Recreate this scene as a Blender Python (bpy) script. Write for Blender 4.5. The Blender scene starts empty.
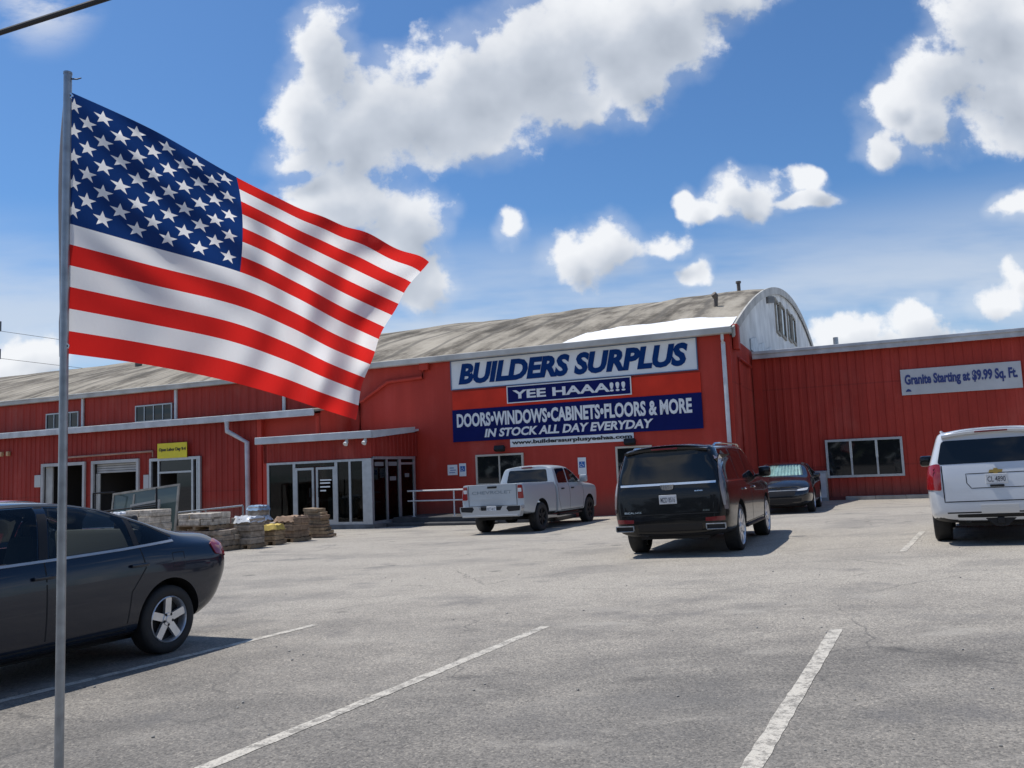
import bpy, bmesh, math, random
from mathutils import Vector, Matrix
from mathutils.bvhtree import BVHTree
R = math.radians
random.seed(7)
S = bpy.context.scene
COL = S.collection

# ------------------------------------------------------------------ materials
MATS = {}
def mat(name, color, rough=.6, metal=0., coat=0., noise=None, bump=None, spec=.5, trans=0., vary=None, emit=None):
    """noise=(scale, amount): colour variation; bump=(scale, strength)"""
    if name in MATS: return MATS[name]
    m = bpy.data.materials.new(name); m.use_nodes = True
    nt = m.node_tree; N = nt.nodes; L = nt.links
    b = N['Principled BSDF']
    c = (*color, 1)
    b.inputs['Base Color'].default_value = c
    b.inputs['Roughness'].default_value = rough
    b.inputs['Metallic'].default_value = metal
    b.inputs['Coat Weight'].default_value = coat
    b.inputs['Coat Roughness'].default_value = .04
    b.inputs['Specular IOR Level'].default_value = spec
    if noise or bump:
        tc = N.new('ShaderNodeTexCoord')
    if noise:
        n = N.new('ShaderNodeTexNoise'); n.inputs['Scale'].default_value = noise[0]; n.inputs['Detail'].default_value = 6
        L.new(tc.outputs['Object'], n.inputs['Vector'])
        r = N.new('ShaderNodeMapRange'); r.inputs[1].default_value = .3; r.inputs[2].default_value = .7
        r.inputs[3].default_value = 1 - noise[1]; r.inputs[4].default_value = 1 + noise[1]
        L.new(n.outputs['Fac'], r.inputs[0])
        mx = N.new('ShaderNodeVectorMath'); mx.operation = 'SCALE'; mx.inputs[0].default_value = color
        L.new(r.outputs[0], mx.inputs['Scale']); L.new(mx.outputs[0], b.inputs['Base Color'])
    if bump:
        n2 = N.new('ShaderNodeTexNoise'); n2.inputs['Scale'].default_value = bump[0]; n2.inputs['Detail'].default_value = 4
        L.new(tc.outputs['Object'], n2.inputs['Vector'])
        bp = N.new('ShaderNodeBump'); bp.inputs['Strength'].default_value = bump[1]; bp.inputs['Distance'].default_value = .02
        L.new(n2.outputs['Fac'], bp.inputs['Height']); L.new(bp.outputs[0], b.inputs['Normal'])
    MATS[name] = m
    return m

def ramp(N, pts):
    r = N.new('ShaderNodeValToRGB'); e = r.color_ramp.elements
    e[0].position, e[0].color = pts[0][0], (*pts[0][1], 1)
    e[1].position, e[1].color = pts[-1][0], (*pts[-1][1], 1)
    for p, c in pts[1:-1]:
        x = e.new(p); x.color = (*c, 1)
    return r

def node_mat(name):
    m = bpy.data.materials.new(name); m.use_nodes = True
    MATS[name] = m
    return m, m.node_tree.nodes, m.node_tree.links, m.node_tree.nodes['Principled BSDF']

def noise_node(N, L, vec, scale, detail=6, rough=.55):
    n = N.new('ShaderNodeTexNoise'); n.inputs['Scale'].default_value = scale
    n.inputs['Detail'].default_value = detail; n.inputs['Roughness'].default_value = rough
    L.new(vec, n.inputs['Vector']); return n
def mapping(N, L, vec, sc=(1, 1, 1), rot=(0, 0, 0)):
    mp = N.new('ShaderNodeMapping'); mp.inputs['Scale'].default_value = sc; mp.inputs['Rotation'].default_value = rot
    L.new(vec, mp.inputs['Vector']); return mp.outputs[0]
def mixc(N, L, fac, a, b, mode='MIX'):
    m = N.new('ShaderNodeMix'); m.data_type = 'RGBA'; m.blend_type = mode
    for s, v in ((m.inputs[0], fac), (m.inputs[6], a), (m.inputs[7], b)):
        if hasattr(v, 'is_linked') or hasattr(v, 'links'): L.new(v, s)
        elif isinstance(v, (int, float)): s.default_value = v
        else: s.default_value = (*v, 1)
    return m.outputs[2]
def mrange(N, L, v, a, b, c=0., d=1., smooth=True):
    r = N.new('ShaderNodeMapRange'); r.interpolation_type = 'SMOOTHSTEP' if smooth else 'LINEAR'
    L.new(v, r.inputs[0])
    for i, x in enumerate((a, b, c, d)): r.inputs[i + 1].default_value = x
    return r.outputs[0]
def math_node(N, L, op, a, b=None, c=None):
    m = N.new('ShaderNodeMath'); m.operation = op
    for i, v in enumerate((a, b, c)):
        if v is None: continue
        if isinstance(v, (int, float)): m.inputs[i].default_value = v
        else: L.new(v, m.inputs[i])
    return m.outputs[0]

def asphalt_mat():
    m, N, L, b = node_mat('asphalt')
    tc = N.new('ShaderNodeTexCoord'); v = tc.outputs['Object']
    big = noise_node(N, L, mapping(N, L, v, (.16, .34, 1), (0, 0, R(23))), 1.0, 5, .6)
    med = noise_node(N, L, v, 1.3, 8, .65)
    fine = noise_node(N, L, v, 38, 4, .75)
    vor = N.new('ShaderNodeTexVoronoi'); vor.inputs['Scale'].default_value = 75; L.new(v, vor.inputs['Vector'])
    base = ramp(N, [(.30, (.122, .116, .108)), (.44, (.192, .180, .163)), (.58, (.285, .264, .233)), (.74, (.352, .326, .285))])
    # worn pale drive aisle towards the store, plus painted grazing-angle paleness; darker bays streetward
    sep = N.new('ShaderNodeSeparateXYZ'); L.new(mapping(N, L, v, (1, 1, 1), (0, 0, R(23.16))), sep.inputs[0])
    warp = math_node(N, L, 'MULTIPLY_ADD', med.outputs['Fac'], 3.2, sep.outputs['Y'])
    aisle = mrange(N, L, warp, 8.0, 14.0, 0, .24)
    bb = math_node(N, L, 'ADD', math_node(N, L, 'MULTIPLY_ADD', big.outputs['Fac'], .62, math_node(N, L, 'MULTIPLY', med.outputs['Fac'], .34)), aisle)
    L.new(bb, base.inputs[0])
    # aggregate: stones lighter and darker than the binder
    st = ramp(N, [(.0, (.25, .25, .26)), (.40, (.92, .92, .92)), (.75, (1.15, 1.13, 1.1)), (1., (2.0, 1.95, 1.85))])
    L.new(vor.outputs['Color'], st.inputs[0])
    fine_r = ramp(N, [(.28, (.52, .52, .53)), (.52, (1, 1, 1)), (.76, (1.5, 1.47, 1.42))]); L.new(fine.outputs['Fac'], fine_r.inputs[0])
    c = mixc(N, L, .65, base.outputs[0], st.outputs[0], 'MULTIPLY')
    c = mixc(N, L, .85, c, fine_r.outputs[0], 'MULTIPLY')
    # oil and tyre stains
    sn = noise_node(N, L, mapping(N, L, v, (.55, .55, 1)), 1.1, 5, .6)
    c = mixc(N, L, mrange(N, L, sn.outputs['Fac'], .58, .70, 0, .45), c, (.11, .108, .11))
    # sandy patches
    sd = noise_node(N, L, mapping(N, L, v, (.4, .8, 1), (0, 0, R(-20))), 1.9, 6, .62)
    c = mixc(N, L, mrange(N, L, sd.outputs['Fac'], .55, .70, 0, .5), c, (.36, .335, .295))
    # oil drips in the bays
    dv = N.new('ShaderNodeTexVoronoi'); dv.inputs['Scale'].default_value = .9; dv.inputs['Randomness'].default_value = 1.; L.new(v, dv.inputs['Vector'])
    dd = math_node(N, L, 'MULTIPLY_ADD', med.outputs['Fac'], .25, dv.outputs['Distance'])
    sc_ = N.new('ShaderNodeSeparateColor'); L.new(dv.outputs['Color'], sc_.inputs[0])
    drip = math_node(N, L, 'MULTIPLY', mrange(N, L, dd, .17, .27, .55, 0), mrange(N, L, sc_.outputs[0], .45, .6))
    c = mixc(N, L, drip, c, (.06, .058, .057))
    # broad worn patches where the binder shows
    wp_ = noise_node(N, L, mapping(N, L, v, (.5, .75, 1), (0, 0, R(30))), .9, 7, .62)
    c = mixc(N, L, mrange(N, L, wp_.outputs['Fac'], .50, .66, 0, .36), c, (.125, .122, .12))
    # thin dark cracks
    cw = N.new('ShaderNodeVectorMath'); cw.operation = 'MULTIPLY_ADD'
    wn = noise_node(N, L, v, 2.2, 4); L.new(wn.outputs['Color'], cw.inputs[0]); cw.inputs[1].default_value = (.5, .5, 0); L.new(v, cw.inputs[2])
    cr = N.new('ShaderNodeTexVoronoi'); cr.feature = 'DISTANCE_TO_EDGE'; cr.inputs['Scale'].default_value = .24; L.new(cw.outputs[0], cr.inputs['Vector'])
    ck = mrange(N, L, cr.outputs['Distance'], .0, .005, .5, 0)
    cm = noise_node(N, L, v, .5, 3)
    ck = math_node(N, L, 'MULTIPLY', ck, mrange(N, L, cm.outputs['Fac'], .46, .58))
    c = mixc(N, L, ck, c, (.06, .06, .06))
    L.new(c, b.inputs['Base Color'])
    b.inputs['Roughness'].default_value = .86; b.inputs['Specular IOR Level'].default_value = .25
    bp = N.new('ShaderNodeBump'); bp.inputs['Strength'].default_value = .55; bp.inputs['Distance'].default_value = .012
    h = math_node(N, L, 'MULTIPLY_ADD', vor.outputs['Distance'], -.6, fine.outputs['Fac']); L.new(h, bp.inputs['Height'])
    L.new(bp.outputs[0], b.inputs['Normal'])
    return m

def paint_line_mat():
    m, N, L, b = node_mat('worn_line_paint')
    tc = N.new('ShaderNodeTexCoord'); v = tc.outputs['Object']
    n = noise_node(N, L, v, 9, 8, .7); n2 = noise_node(N, L, v, 60, 3, .7)
    f = math_node(N, L, 'MULTIPLY_ADD', n2.outputs['Fac'], .55, n.outputs['Fac'])
    wear = mrange(N, L, f, .68, .92, .03, 1)
    col = ramp(N, [(.3, (.46, .43, .37)), (.7, (.60, .56, .49))]); L.new(n.outputs['Fac'], col.inputs[0])
    c = mixc(N, L, wear, col.outputs[0], (.21, .195, .17))
    L.new(c, b.inputs['Base Color']); b.inputs['Roughness'].default_value = .8
    bp = N.new('ShaderNodeBump'); bp.inputs['Strength'].default_value = .4; bp.inputs['Distance'].default_value = .01
    L.new(f, bp.inputs['Height']); L.new(bp.outputs[0], b.inputs['Normal'])
    return m

def red_wall_mat(name, col, dirt=.25):
    m, N, L, b = node_mat(name)
    tc = N.new('ShaderNodeTexCoord'); v = tc.outputs['Object']
    a = noise_node(N, L, v, .55, 6, .6)
    s = noise_node(N, L, mapping(N, L, v, (2.4, 2.4, .16)), 1.0, 5, .6)     # rain streaks
    g = noise_node(N, L, v, 14, 4)
    f = math_node(N, L, 'MULTIPLY_ADD', s.outputs['Fac'], .55, math_node(N, L, 'MULTIPLY_ADD', a.outputs['Fac'], .4, math_node(N, L, 'MULTIPLY', g.outputs['Fac'], .12)))
    r = ramp(N, [(.36, tuple(x * (1 - dirt) for x in col)), (.55, col), (.72, tuple(min(1, x * (1 + dirt * .8) + .012) for x in col))])
    L.new(f, r.inputs[0])
    sz = N.new('ShaderNodeSeparateXYZ'); L.new(v, sz.inputs[0])
    spl = math_node(N, L, 'MULTIPLY', mrange(N, L, math_node(N, L, 'MULTIPLY_ADD', a.outputs['Fac'], -1.1, sz.outputs['Z']), -.5, .35, .55, 0), 1.)
    c_ = mixc(N, L, spl, r.outputs[0], (.17, .085, .065))            # splashed dirt along the foot
    lap = math_node(N, L, 'ABSOLUTE', math_node(N, L, 'SUBTRACT', math_node(N, L, 'PINGPONG', math_node(N, L, 'ADD', sz.outputs['Z'], .35), 1.55), 1.535))
    if 'steel' in name: c_ = mixc(N, L, mrange(N, L, lap, .0, .018, .45, 0), c_, (.10, .016, .012))
    fd = noise_node(N, L, mapping(N, L, v, (.5, .5, .3)), 1.0, 5, .6)
    c_ = mixc(N, L, mrange(N, L, fd.outputs['Fac'], .54, .72, 0, .3), c_, (.50, .13, .10))   # chalked paint
    L.new(c_, b.inputs['Base Color'])
    b.inputs['Roughness'].default_value = .62; b.inputs['Specular IOR Level'].default_value = .3
    bp = N.new('ShaderNodeBump'); bp.inputs['Strength'].default_value = .25; bp.inputs['Distance'].default_value = .02
    L.new(g.outputs['Fac'], bp.inputs['Height']); L.new(bp.outputs[0], b.inputs['Normal'])
    return m

def roof_mat():
    m, N, L, b = node_mat('weathered_roof_felt')
    tc = N.new('ShaderNodeTexCoord'); v = tc.outputs['Object']
    a = noise_node(N, L, mapping(N, L, v, (.9, .16, .16)), 1.0, 7, .65)
    k = noise_node(N, L, mapping(N, L, v, (.35, .25, .25), (0, 0, R(25))), 1.0, 6, .6)
    g = noise_node(N, L, v, 5, 6, .7)
    f = math_node(N, L, 'MULTIPLY_ADD', a.outputs['Fac'], .5, math_node(N, L, 'MULTIPLY_ADD', k.outputs['Fac'], .4, math_node(N, L, 'MULTIPLY', g.outputs['Fac'], .16)))
    r = ramp(N, [(.43, (.072, .064, .052)), (.49, (.145, .128, .104)), (.54, (.25, .225, .183)), (.63, (.36, .325, .268))])
    L.new(f, r.inputs[0])
    # felt laps running down the slope
    w = N.new('ShaderNodeTexWave'); w.wave_type = 'BANDS'; w.bands_direction = 'X'; w.inputs['Scale'].default_value = .17
    w.inputs['Distortion'].default_value = 2.5; w.inputs['Detail'].default_value = 2; L.new(v, w.inputs['Vector'])
    c = mixc(N, L, mrange(N, L, w.outputs['Fac'], .90, 1., 0, .65), r.outputs[0], (.10, .092, .08))
    L.new(c, b.inputs['Base Color']); b.inputs['Roughness'].default_value = .9; b.inputs['Specular IOR Level'].default_value = .15
    bp = N.new('ShaderNodeBump'); bp.inputs['Strength'].default_value = .6; bp.inputs['Distance'].default_value = .06
    L.new(g.outputs['Fac'], bp.inputs['Height']); L.new(bp.outputs[0], b.inputs['Normal'])
    return m

def carton_mat(name, col):
    m, N, L, b = node_mat(name)
    tc = N.new('ShaderNodeTexCoord'); v = tc.outputs['Object']
    br = N.new('ShaderNodeTexBrick'); br.inputs['Scale'].default_value = 3.2; br.inputs['Mortar Size'].default_value = .012
    br.inputs['Brick Width'].default_value = .9; br.inputs['Row Height'].default_value = .36
    br.inputs['Color1'].default_value = (*col, 1); br.inputs['Color2'].default_value = (*[x * .72 for x in col], 1)
    br.inputs['Mortar'].default_value = (*[x * .25 for x in col], 1)
    L.new(mapping(N, L, v, (1, 1, 1), (R(90), 0, 0)), br.inputs['Vector'])
    n = noise_node(N, L, v, 7, 6, .65)
    r = ramp(N, [(.35, (.5, .47, .44)), (.55, (1, 1, 1)), (.75, (1.35, 1.35, 1.35))]); L.new(n.outputs['Fac'], r.inputs[0])
    L.new(mixc(N, L, .9, br.outputs['Color'], r.outputs[0], 'MULTIPLY'), b.inputs['Base Color'])
    b.inputs['Roughness'].default_value = .55
    return m

def glass_mat(name, tint, refl=1.5, through=True, base=(.01, .012, .014)):
    m = bpy.data.materials.new(name); m.use_nodes = True; MATS[name] = m
    N = m.node_tree.nodes; L = m.node_tree.links
    if not through:
        b = N['Principled BSDF']; b.inputs['Base Color'].default_value = (*base, 1); b.inputs['Roughness'].default_value = .03
        b.inputs['IOR'].default_value = refl; return m
    N.remove(N['Principled BSDF'])
    t = N.new('ShaderNodeBsdfTransparent'); t.inputs[0].default_value = (*tint, 1)
    g = N.new('ShaderNodeBsdfGlossy'); g.inputs['Roughness'].default_value = .02
    f = N.new('ShaderNodeFresnel'); f.inputs['IOR'].default_value = refl
    mx = N.new('ShaderNodeMixShader'); L.new(f.outputs[0], mx.inputs[0]); L.new(t.outputs[0], mx.inputs[1]); L.new(g.outputs[0], mx.inputs[2])
    L.new(mx.outputs[0], N['Material Output'].inputs[0]); return m

def cloth_mat(name, col):
    m = bpy.data.materials.new(name); m.use_nodes = True; MATS[name] = m
    N = m.node_tree.nodes; L = m.node_tree.links
    b = N['Principled BSDF']; b.inputs['Base Color'].default_value = (*col, 1); b.inputs['Roughness'].default_value = .75
    b.inputs['Specular IOR Level'].default_value = .2; b.inputs['Sheen Weight'].default_value = .15
    t = N.new('ShaderNodeBsdfTranslucent'); t.inputs[0].default_value = (*col, 1)
    tc = N.new('ShaderNodeTexCoord')
    w = noise_node(N, L, mapping(N, L, tc.outputs['Object'], (9, 9, 3), (0, R(35), 0)), 1.6, 5, .6)
    bp = N.new('ShaderNodeBump'); bp.inputs['Strength'].default_value = .35; bp.inputs['Distance'].default_value = .02
    L.new(w.outputs['Fac'], bp.inputs['Height']); L.new(bp.outputs[0], b.inputs['Normal'])
    mx = N.new('ShaderNodeMixShader'); mx.inputs[0].default_value = .58
    L.new(b.outputs[0], mx.inputs[1]); L.new(t.outputs[0], mx.inputs[2]); L.new(mx.outputs[0], N['Material Output'].inputs[0])
    return m

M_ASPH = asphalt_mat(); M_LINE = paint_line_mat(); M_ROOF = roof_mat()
M_RED = red_wall_mat('red_ribbed_steel', (.40, .040, .025), .25)
M_REDS = red_wall_mat('red_stucco', (.46, .043, .026), .15)
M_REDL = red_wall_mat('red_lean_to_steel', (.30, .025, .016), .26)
M_WHITE = mat('white_trim', (.62, .63, .64), .5, noise=(3, .12))
M_GUT = mat('gutter_metal', (.50, .51, .53), .45, noise=(2.2, .2))
M_GALV = mat('galvanised_steel', (.33, .35, .37), .38, metal=.75, noise=(22, .18))
M_GABLE = mat('gable_plaster', (.62, .62, .60), .8, noise=(.8, .22))
M_CONC = mat('concrete', (.30, .29, .27), .9, noise=(3, .22), bump=(30, .3))
M_DCONC = mat('stained_concrete', (.16, .155, .15), .9, noise=(2, .35), bump=(30, .3))
M_DARK = mat('dark_void', (.012, .012, .013), .8)
M_BLACKP = mat('black_plastic', (.020, .020, .022), .5, bump=(60, .1), spec=.2)
M_RUB = mat('tyre_rubber', (.018, .018, .019), .75, noise=(9, .25), bump=(50, .2))
M_ALU = mat('aluminium_frame', (.42, .44, .46), .4, metal=.55, noise=(6, .1))
M_CHROME = mat('chrome', (.75, .76, .78), .12, metal=1.)
M_RIM = mat('rim_alloy', (.66, .67, .69), .3, metal=.75, noise=(12, .1))
M_WOOD = mat('pallet_wood', (.22, .155, .095), .85, noise=(5, .35), bump=(25, .3))
M_GLASSV = glass_mat('shop_glass', (.40, .43, .43), 1.33)
M_GLASSD = glass_mat('dark_shop_glass', (.1, .1, .1), 1.5, False, (.012, .014, .016))
M_GLASST = glass_mat('tinted_car_glass', (.1, .1, .1), 1.5, False, (.006, .007, .008))
M_GLASSC = glass_mat('clear_car_glass', (.74, .80, .78), 1.45)
M_LAMPR = mat('tail_lamp_red', (.26, .010, .012), .15, coat=1.)
M_LAMPC = mat('lamp_clear', (.62, .64, .66), .1, coat=1.)
M_LAMPD = mat('reflector_red', (.16, .01, .012), .2, coat=.6)
M_PLATE = mat('plate_white', (.62, .63, .64), .45, noise=(40, .1))
M_PTXT = mat('plate_ink', (.10, .11, .14), .6)
M_SWHITE = mat('sign_white', (.80, .81, .81), .5, spec=.15, noise=(1.5, .06))
M_SBLUE = mat('sign_navy', (.006, .012, .105), .5, spec=.1, noise=(1.5, .12))
M_STEXT = mat('sign_text_blue', (.003, .035, .16), .5, spec=.1)
M_STXTW = mat('sign_text_white', (.80, .81, .81), .5, spec=.15)
M_SRED = mat('sign_red', (.68, .042, .020), .5, spec=.15, noise=(1.0, .15))
M_YEL = mat('sign_yellow', (.72, .60, .02), .5, noise=(2, .08))
M_INK = mat('sign_black_ink', (.03, .03, .03), .6)
M_ACC = mat('access_blue', (.02, .13, .42), .5)
M_SEAT = mat('seat_fabric', (.05, .05, .052), .9, bump=(80, .2))

# ------------------------------------------------------------------ mesh helpers
class MB:
    def __init__(s): s.bm = bmesh.new()
    def box(s, c, d, bev=0., mi=0, rot=None):
        r = bmesh.ops.create_cube(s.bm, size=1.); vs = r['verts']
        mt = Matrix.Translation(c) @ (rot if rot else Matrix()) @ Matrix.Diagonal((*d, 1))
        bmesh.ops.transform(s.bm, matrix=mt, verts=vs)
        fs = {f for v in vs for f in v.link_faces}
        for f in fs: f.material_index = mi
        if bev > 0:
            es = list({e for v in vs for e in v.link_edges})
            o = bmesh.ops.bevel(s.bm, geom=es, offset=min(bev, min(d) * .45), segments=2, affect='EDGES', profile=.5)
            for f in o['faces']: f.material_index = mi
        return s
    def span(s, a, b, bev=0., mi=0):
        return s.box([(x + y) / 2 for x, y in zip(a, b)], [abs(y - x) for x, y in zip(a, b)], bev, mi)
    def face(s, pts, mi=0):
        f = s.bm.faces.new([s.bm.verts.new(p) for p in pts]); f.material_index = mi; return s
    def prism(s, pts, off, mi=0):
        """closed prism: polygon pts (3D) extruded by vector off"""
        off = Vector(off); a = [s.bm.verts.new(p) for p in pts]; b = [s.bm.verts.new(Vector(p) + off) for p in pts]
        fs = [s.bm.faces.new(a[::-1]), s.bm.faces.new(b)]
        n = len(a)
        for i in range(n): fs.append(s.bm.faces.new((a[i], a[(i + 1) % n], b[(i + 1) % n], b[i])))
        for f in fs: f.material_index = mi
        return s
    def tube(s, pts, r, seg=8, mi=0, caps=True):
        pts = [Vector(p) for p in pts]; rs = r if isinstance(r, (list, tuple)) else [r] * len(pts)
        rings = []
        for i, p in enumerate(pts):
            t = (pts[min(i + 1, len(pts) - 1)] - pts[max(i - 1, 0)]).normalized()
            up = Vector((0, 0, 1)) if abs(t.z) < .95 else Vector((1, 0, 0))
            a = t.cross(up).normalized(); b = t.cross(a)
            rings.append([s.bm.verts.new(p + (a * math.cos(2 * math.pi * k / seg) + b * math.sin(2 * math.pi * k / seg)) * rs[i]) for k in range(seg)])
        for q, w in zip(rings, rings[1:]):
            for k in range(seg):
                f = s.bm.faces.new((q[k], q[(k + 1) % seg], w[(k + 1) % seg], w[k])); f.material_index = mi
        if caps:
            for rg in (rings[0], rings[-1][::-1]):
                f = s.bm.faces.new(rg[::-1]); f.material_index = mi
        return s
    def lathe(s, prof, seg=32, mi=0, c=(0, 0, 0)):
        """profile of (radius, y) about the local y axis"""
        c = Vector(c); rings = []
        for r, a in prof:
            rings.append([s.bm.verts.new(c + Vector((r * math.cos(2 * math.pi * k / seg), a, r * math.sin(2 * math.pi * k / seg)))) for k in range(seg)])
        for q, w in zip(rings, rings[1:]):
            for k in range(seg):
                f = s.bm.faces.new((q[k], q[(k + 1) % seg], w[(k + 1) % seg], w[k])); f.material_index = mi
        return s
    def build(s, name, mats, parent=None, smooth=0, fix=True):
        if fix: bmesh.ops.recalc_face_normals(s.bm, faces=s.bm.faces)
        me = bpy.data.meshes.new(name); s.bm.to_mesh(me); s.bm.free()
        return link(name, me, mats, parent, smooth)

def link(name, me, mats, parent=None, smooth=0):
    for m in (mats if isinstance(mats, (list, tuple)) else [mats]): me.materials.append(m)
    if smooth:
        me.shade_smooth()
        me.set_sharp_from_angle(angle=R(smooth))
    o = bpy.data.objects.new(name, me); COL.objects.link(o)
    if parent: o.parent = parent
    return o
def tag(o, label, cat, group=None):
    o['label'] = label; o['category'] = cat
    if group: o['group'] = group
    return o
def empty(name, parent=None):
    o = bpy.data.objects.new(name, None); o.empty_display_size = .2; COL.objects.link(o)
    if parent: o.parent = parent
    return o
def structure(o, kind='structure'):
    o['kind'] = kind; return o

def text_mesh(txt, bold=0., shear=0., extrude=0., res=3):
    cu = bpy.data.curves.new('t', 'FONT'); cu.body = txt; cu.shear = shear; cu.offset = bold; cu.extrude = extrude; cu.resolution_u = res
    o = bpy.data.objects.new('t', cu); COL.objects.link(o)
    bpy.context.view_layer.update()
    me = bpy.data.meshes.new_from_object(o.evaluated_get(bpy.context.evaluated_depsgraph_get()))
    bpy.data.objects.remove(o); bpy.data.curves.remove(cu)
    return me
def lettering(name, txt, m, parent, x0, x1, z0, z1, y, bold=0., shear=0., depth=.012):
    """text in the local xz plane facing -y, fitted into x0..x1, z0..z1"""
    me = text_mesh(txt, bold, shear, .01)
    vs = me.vertices; xs = [v.co.x for v in vs]; ys = [v.co.y for v in vs]
    ax, bx, ay, by = min(xs), max(xs), min(ys), max(ys)
    for v in vs:
        c = v.co
        v.co = (x0 + (c.x - ax) / (bx - ax) * (x1 - x0), y - c.z / .01 * depth / 2 , z0 + (c.y - ay) / (by - ay) * (z1 - z0))
    return link(name, me, m, parent)

# ------------------------------------------------------------------ ground shape
def sp(x, w=1.5): return w * math.log1p(math.exp(max(-60, min(60, x / w))))
def gz(x, y):
    y = max(-60, min(80, y))
    return -.0104 * y + .03 * (sp(x) - sp(x - 9))
def gnormal(x, y, e=1.5):
    return Vector((-(gz(x + e, y) - gz(x - e, y)) / (2 * e), -(gz(x, y + e) - gz(x, y - e)) / (2 * e), 1)).normalized()
# ------------------------------------------------------------------ ground, lines
def axis_pts(lo, hi, flo, fhi, fine, coarse):
    a = []; x = lo
    while x < hi:
        a.append(x); x += fine if flo <= x < fhi else coarse
    a.append(hi); return a
bm = bmesh.new()
XS = axis_pts(-260, 260, -45, 45, 1.5, 20); YS = axis_pts(-200, 320, -12, 48, 1.5, 20)
g = [[bm.verts.new((x, y, gz(x, y))) for x in XS] for y in YS]
for j in range(len(YS) - 1):
    for i in range(len(XS) - 1): bm.faces.new((g[j][i], g[j][i + 1], g[j + 1][i + 1], g[j + 1][i]))
me = bpy.data.meshes.new('parking_lot'); bm.to_mesh(me); bm.free()
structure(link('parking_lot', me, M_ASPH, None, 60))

def painted_line(p, q, w):
    p, q = Vector(p), Vector(q); d = (q - p).normalized(); n = Vector((d.y, -d.x)) * w / 2
    k = max(2, int((q - p).length / .12)); bm = bmesh.new(); prev = None
    for i in range(k + 1):
        c = p.lerp(q, i / k); j1, j2 = (random.uniform(.86, 1.04) for _ in '12')
        a, b = c + n * j1, c - n * j2
        cur = [bm.verts.new((v.x, v.y, gz(v.x, v.y) + .004)) for v in (a, b)]
        if prev: bm.faces.new((prev[0], prev[1], cur[1], cur[0]))
        prev = cur
    bmesh.ops.recalc_face_normals(bm, faces=bm.faces)
    for f in bm.faces:
        if f.normal.z < 0: f.normal_flip()
    me = bpy.data.meshes.new('parking_line'); bm.to_mesh(me); bm.free()
    return structure(link('parking_line', me, M_LINE))
painted_line((-5.9, 3.55), (-2.33, 9.8), .105)
painted_line((-3.85, 1.0), (.24, 8.93), .11)
painted_line((-.62, 1.0), (2.83, 7.85), .115)
painted_line((6.02, 13.55), (7.85, 16.75), .11)
painted_line((9.0, 12.2), (10.7, 15.6), .11)

# ------------------------------------------------------------------ wall frame of the store
TH = R(23.16); WO = Vector((3.554, 30.998, 0))
WM = Matrix.Translation(WO) @ Matrix.Rotation(-TH, 4, 'Z')
def wp(u, v, z): return WM @ Vector((u, v, z))
def wthing(name, u, v, z, lab, cat, grp=None, rz=0):
    o = empty(name); o.location = wp(u, v, z); o.rotation_euler = (0, 0, -TH + rz)
    return tag(o, lab, cat, grp)

def ribs(u0, u1, pitch, depth, kind):
    """u stations with outward offset of a ribbed sheet"""
    out = []
    if kind == 'flat': return [(u0, 0.), (u1, 0.)]
    u = u0; top, sl = pitch * .22, pitch * .10
    while u < u1 - 1e-6:
        for du, d in ((0, 0.), (pitch - top - 2 * sl, 0.), (pitch - top - sl, depth), (pitch - sl, depth)):
            if u + du < u1 - 1e-4: out.append((u + du, d))
        u += pitch
    out.append((u1, 0.)); return out

def sheet(name, m, parent, u0, u1, z0, z1, v, holes=(), pitch=.3, depth=.03, kind='rib', along='u'):
    """ribbed wall sheet with openings, facing -v (along='u') or facing +u (along='v')"""
    st = ribs(u0, u1, pitch, depth, kind)
    cuts = sorted({h[0] for h in holes} | {h[1] for h in holes})
    def off(u):
        for (a, da), (b, db) in zip(st, st[1:]):
            if a <= u <= b: return da + (db - da) * (u - a) / (b - a) if b > a else da
        return 0.
    us = sorted({round(a, 5) for a, _ in st} | {round(c, 5) for c in cuts if u0 < c < u1})
    mb = MB(); bm = mb.bm; vc = {}
    def V(u, z):
        k = (round(u, 5), round(z, 5))
        if k not in vc: vc[k] = bm.verts.new((u, v - off(u), z) if along == 'u' else (v + off(u), u, z))
        return vc[k]
    for a, b in zip(us, us[1:]):
        mid = (a + b) / 2; iv = [(z0, z1)]
        for h in holes:
            if h[0] < mid < h[1]:
                nv = []
                for p, q in iv:
                    if h[2] > p: nv.append((p, min(q, h[2])))
                    if h[3] < q: nv.append((max(p, h[3]), q))
                iv = [x for x in nv if x[1] - x[0] > 1e-4]
        for p, q in iv: bm.faces.new((V(a, p), V(b, p), V(b, q), V(a, q)))
    return mb.build(name, m, parent)

def frame_rect(mb, u0, u1, z0, z1, v, w, d, bottom=True):
    """rectangular frame, members butted, standing from v-d to v"""
    mb.span((u0, v - d, z0), (u0 + w, v, z1)); mb.span((u1 - w, v - d, z0), (u1, v, z1))
    mb.span((u0 + w, v - d, z1 - w), (u1 - w, v, z1))
    if bottom: mb.span((u0 + w, v - d, z0), (u1 - w, v, z0 + w))

def window(parent, u0, u1, z0, z1, v, n, w=.07, fm=None, blind=0., nm='window'):
    """n panes side by side; frame stands proud of the wall sheet"""
    f = MB(); frame_rect(f, u0, u1, z0, z1, v, w, .09)
    for k in range(1, n):
        c = u0 + (u1 - u0) * k / n; f.span((c - w * .4, v - .08, z0 + w), (c + w * .4, v, z1 - w))
    wo = f.build(nm, fm or M_ALU, parent)
    for k in range(n):
        a = u0 + (u1 - u0) * k / n; b = u0 + (u1 - u0) * (k + 1) / n
        p = MB().span((a + w * .45, v - .045, z0 + w * .9), (b - w * .45, v - .035, z1 - w * .9)); p.build('pane', M_GLASSD, wo)
    return wo

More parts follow.
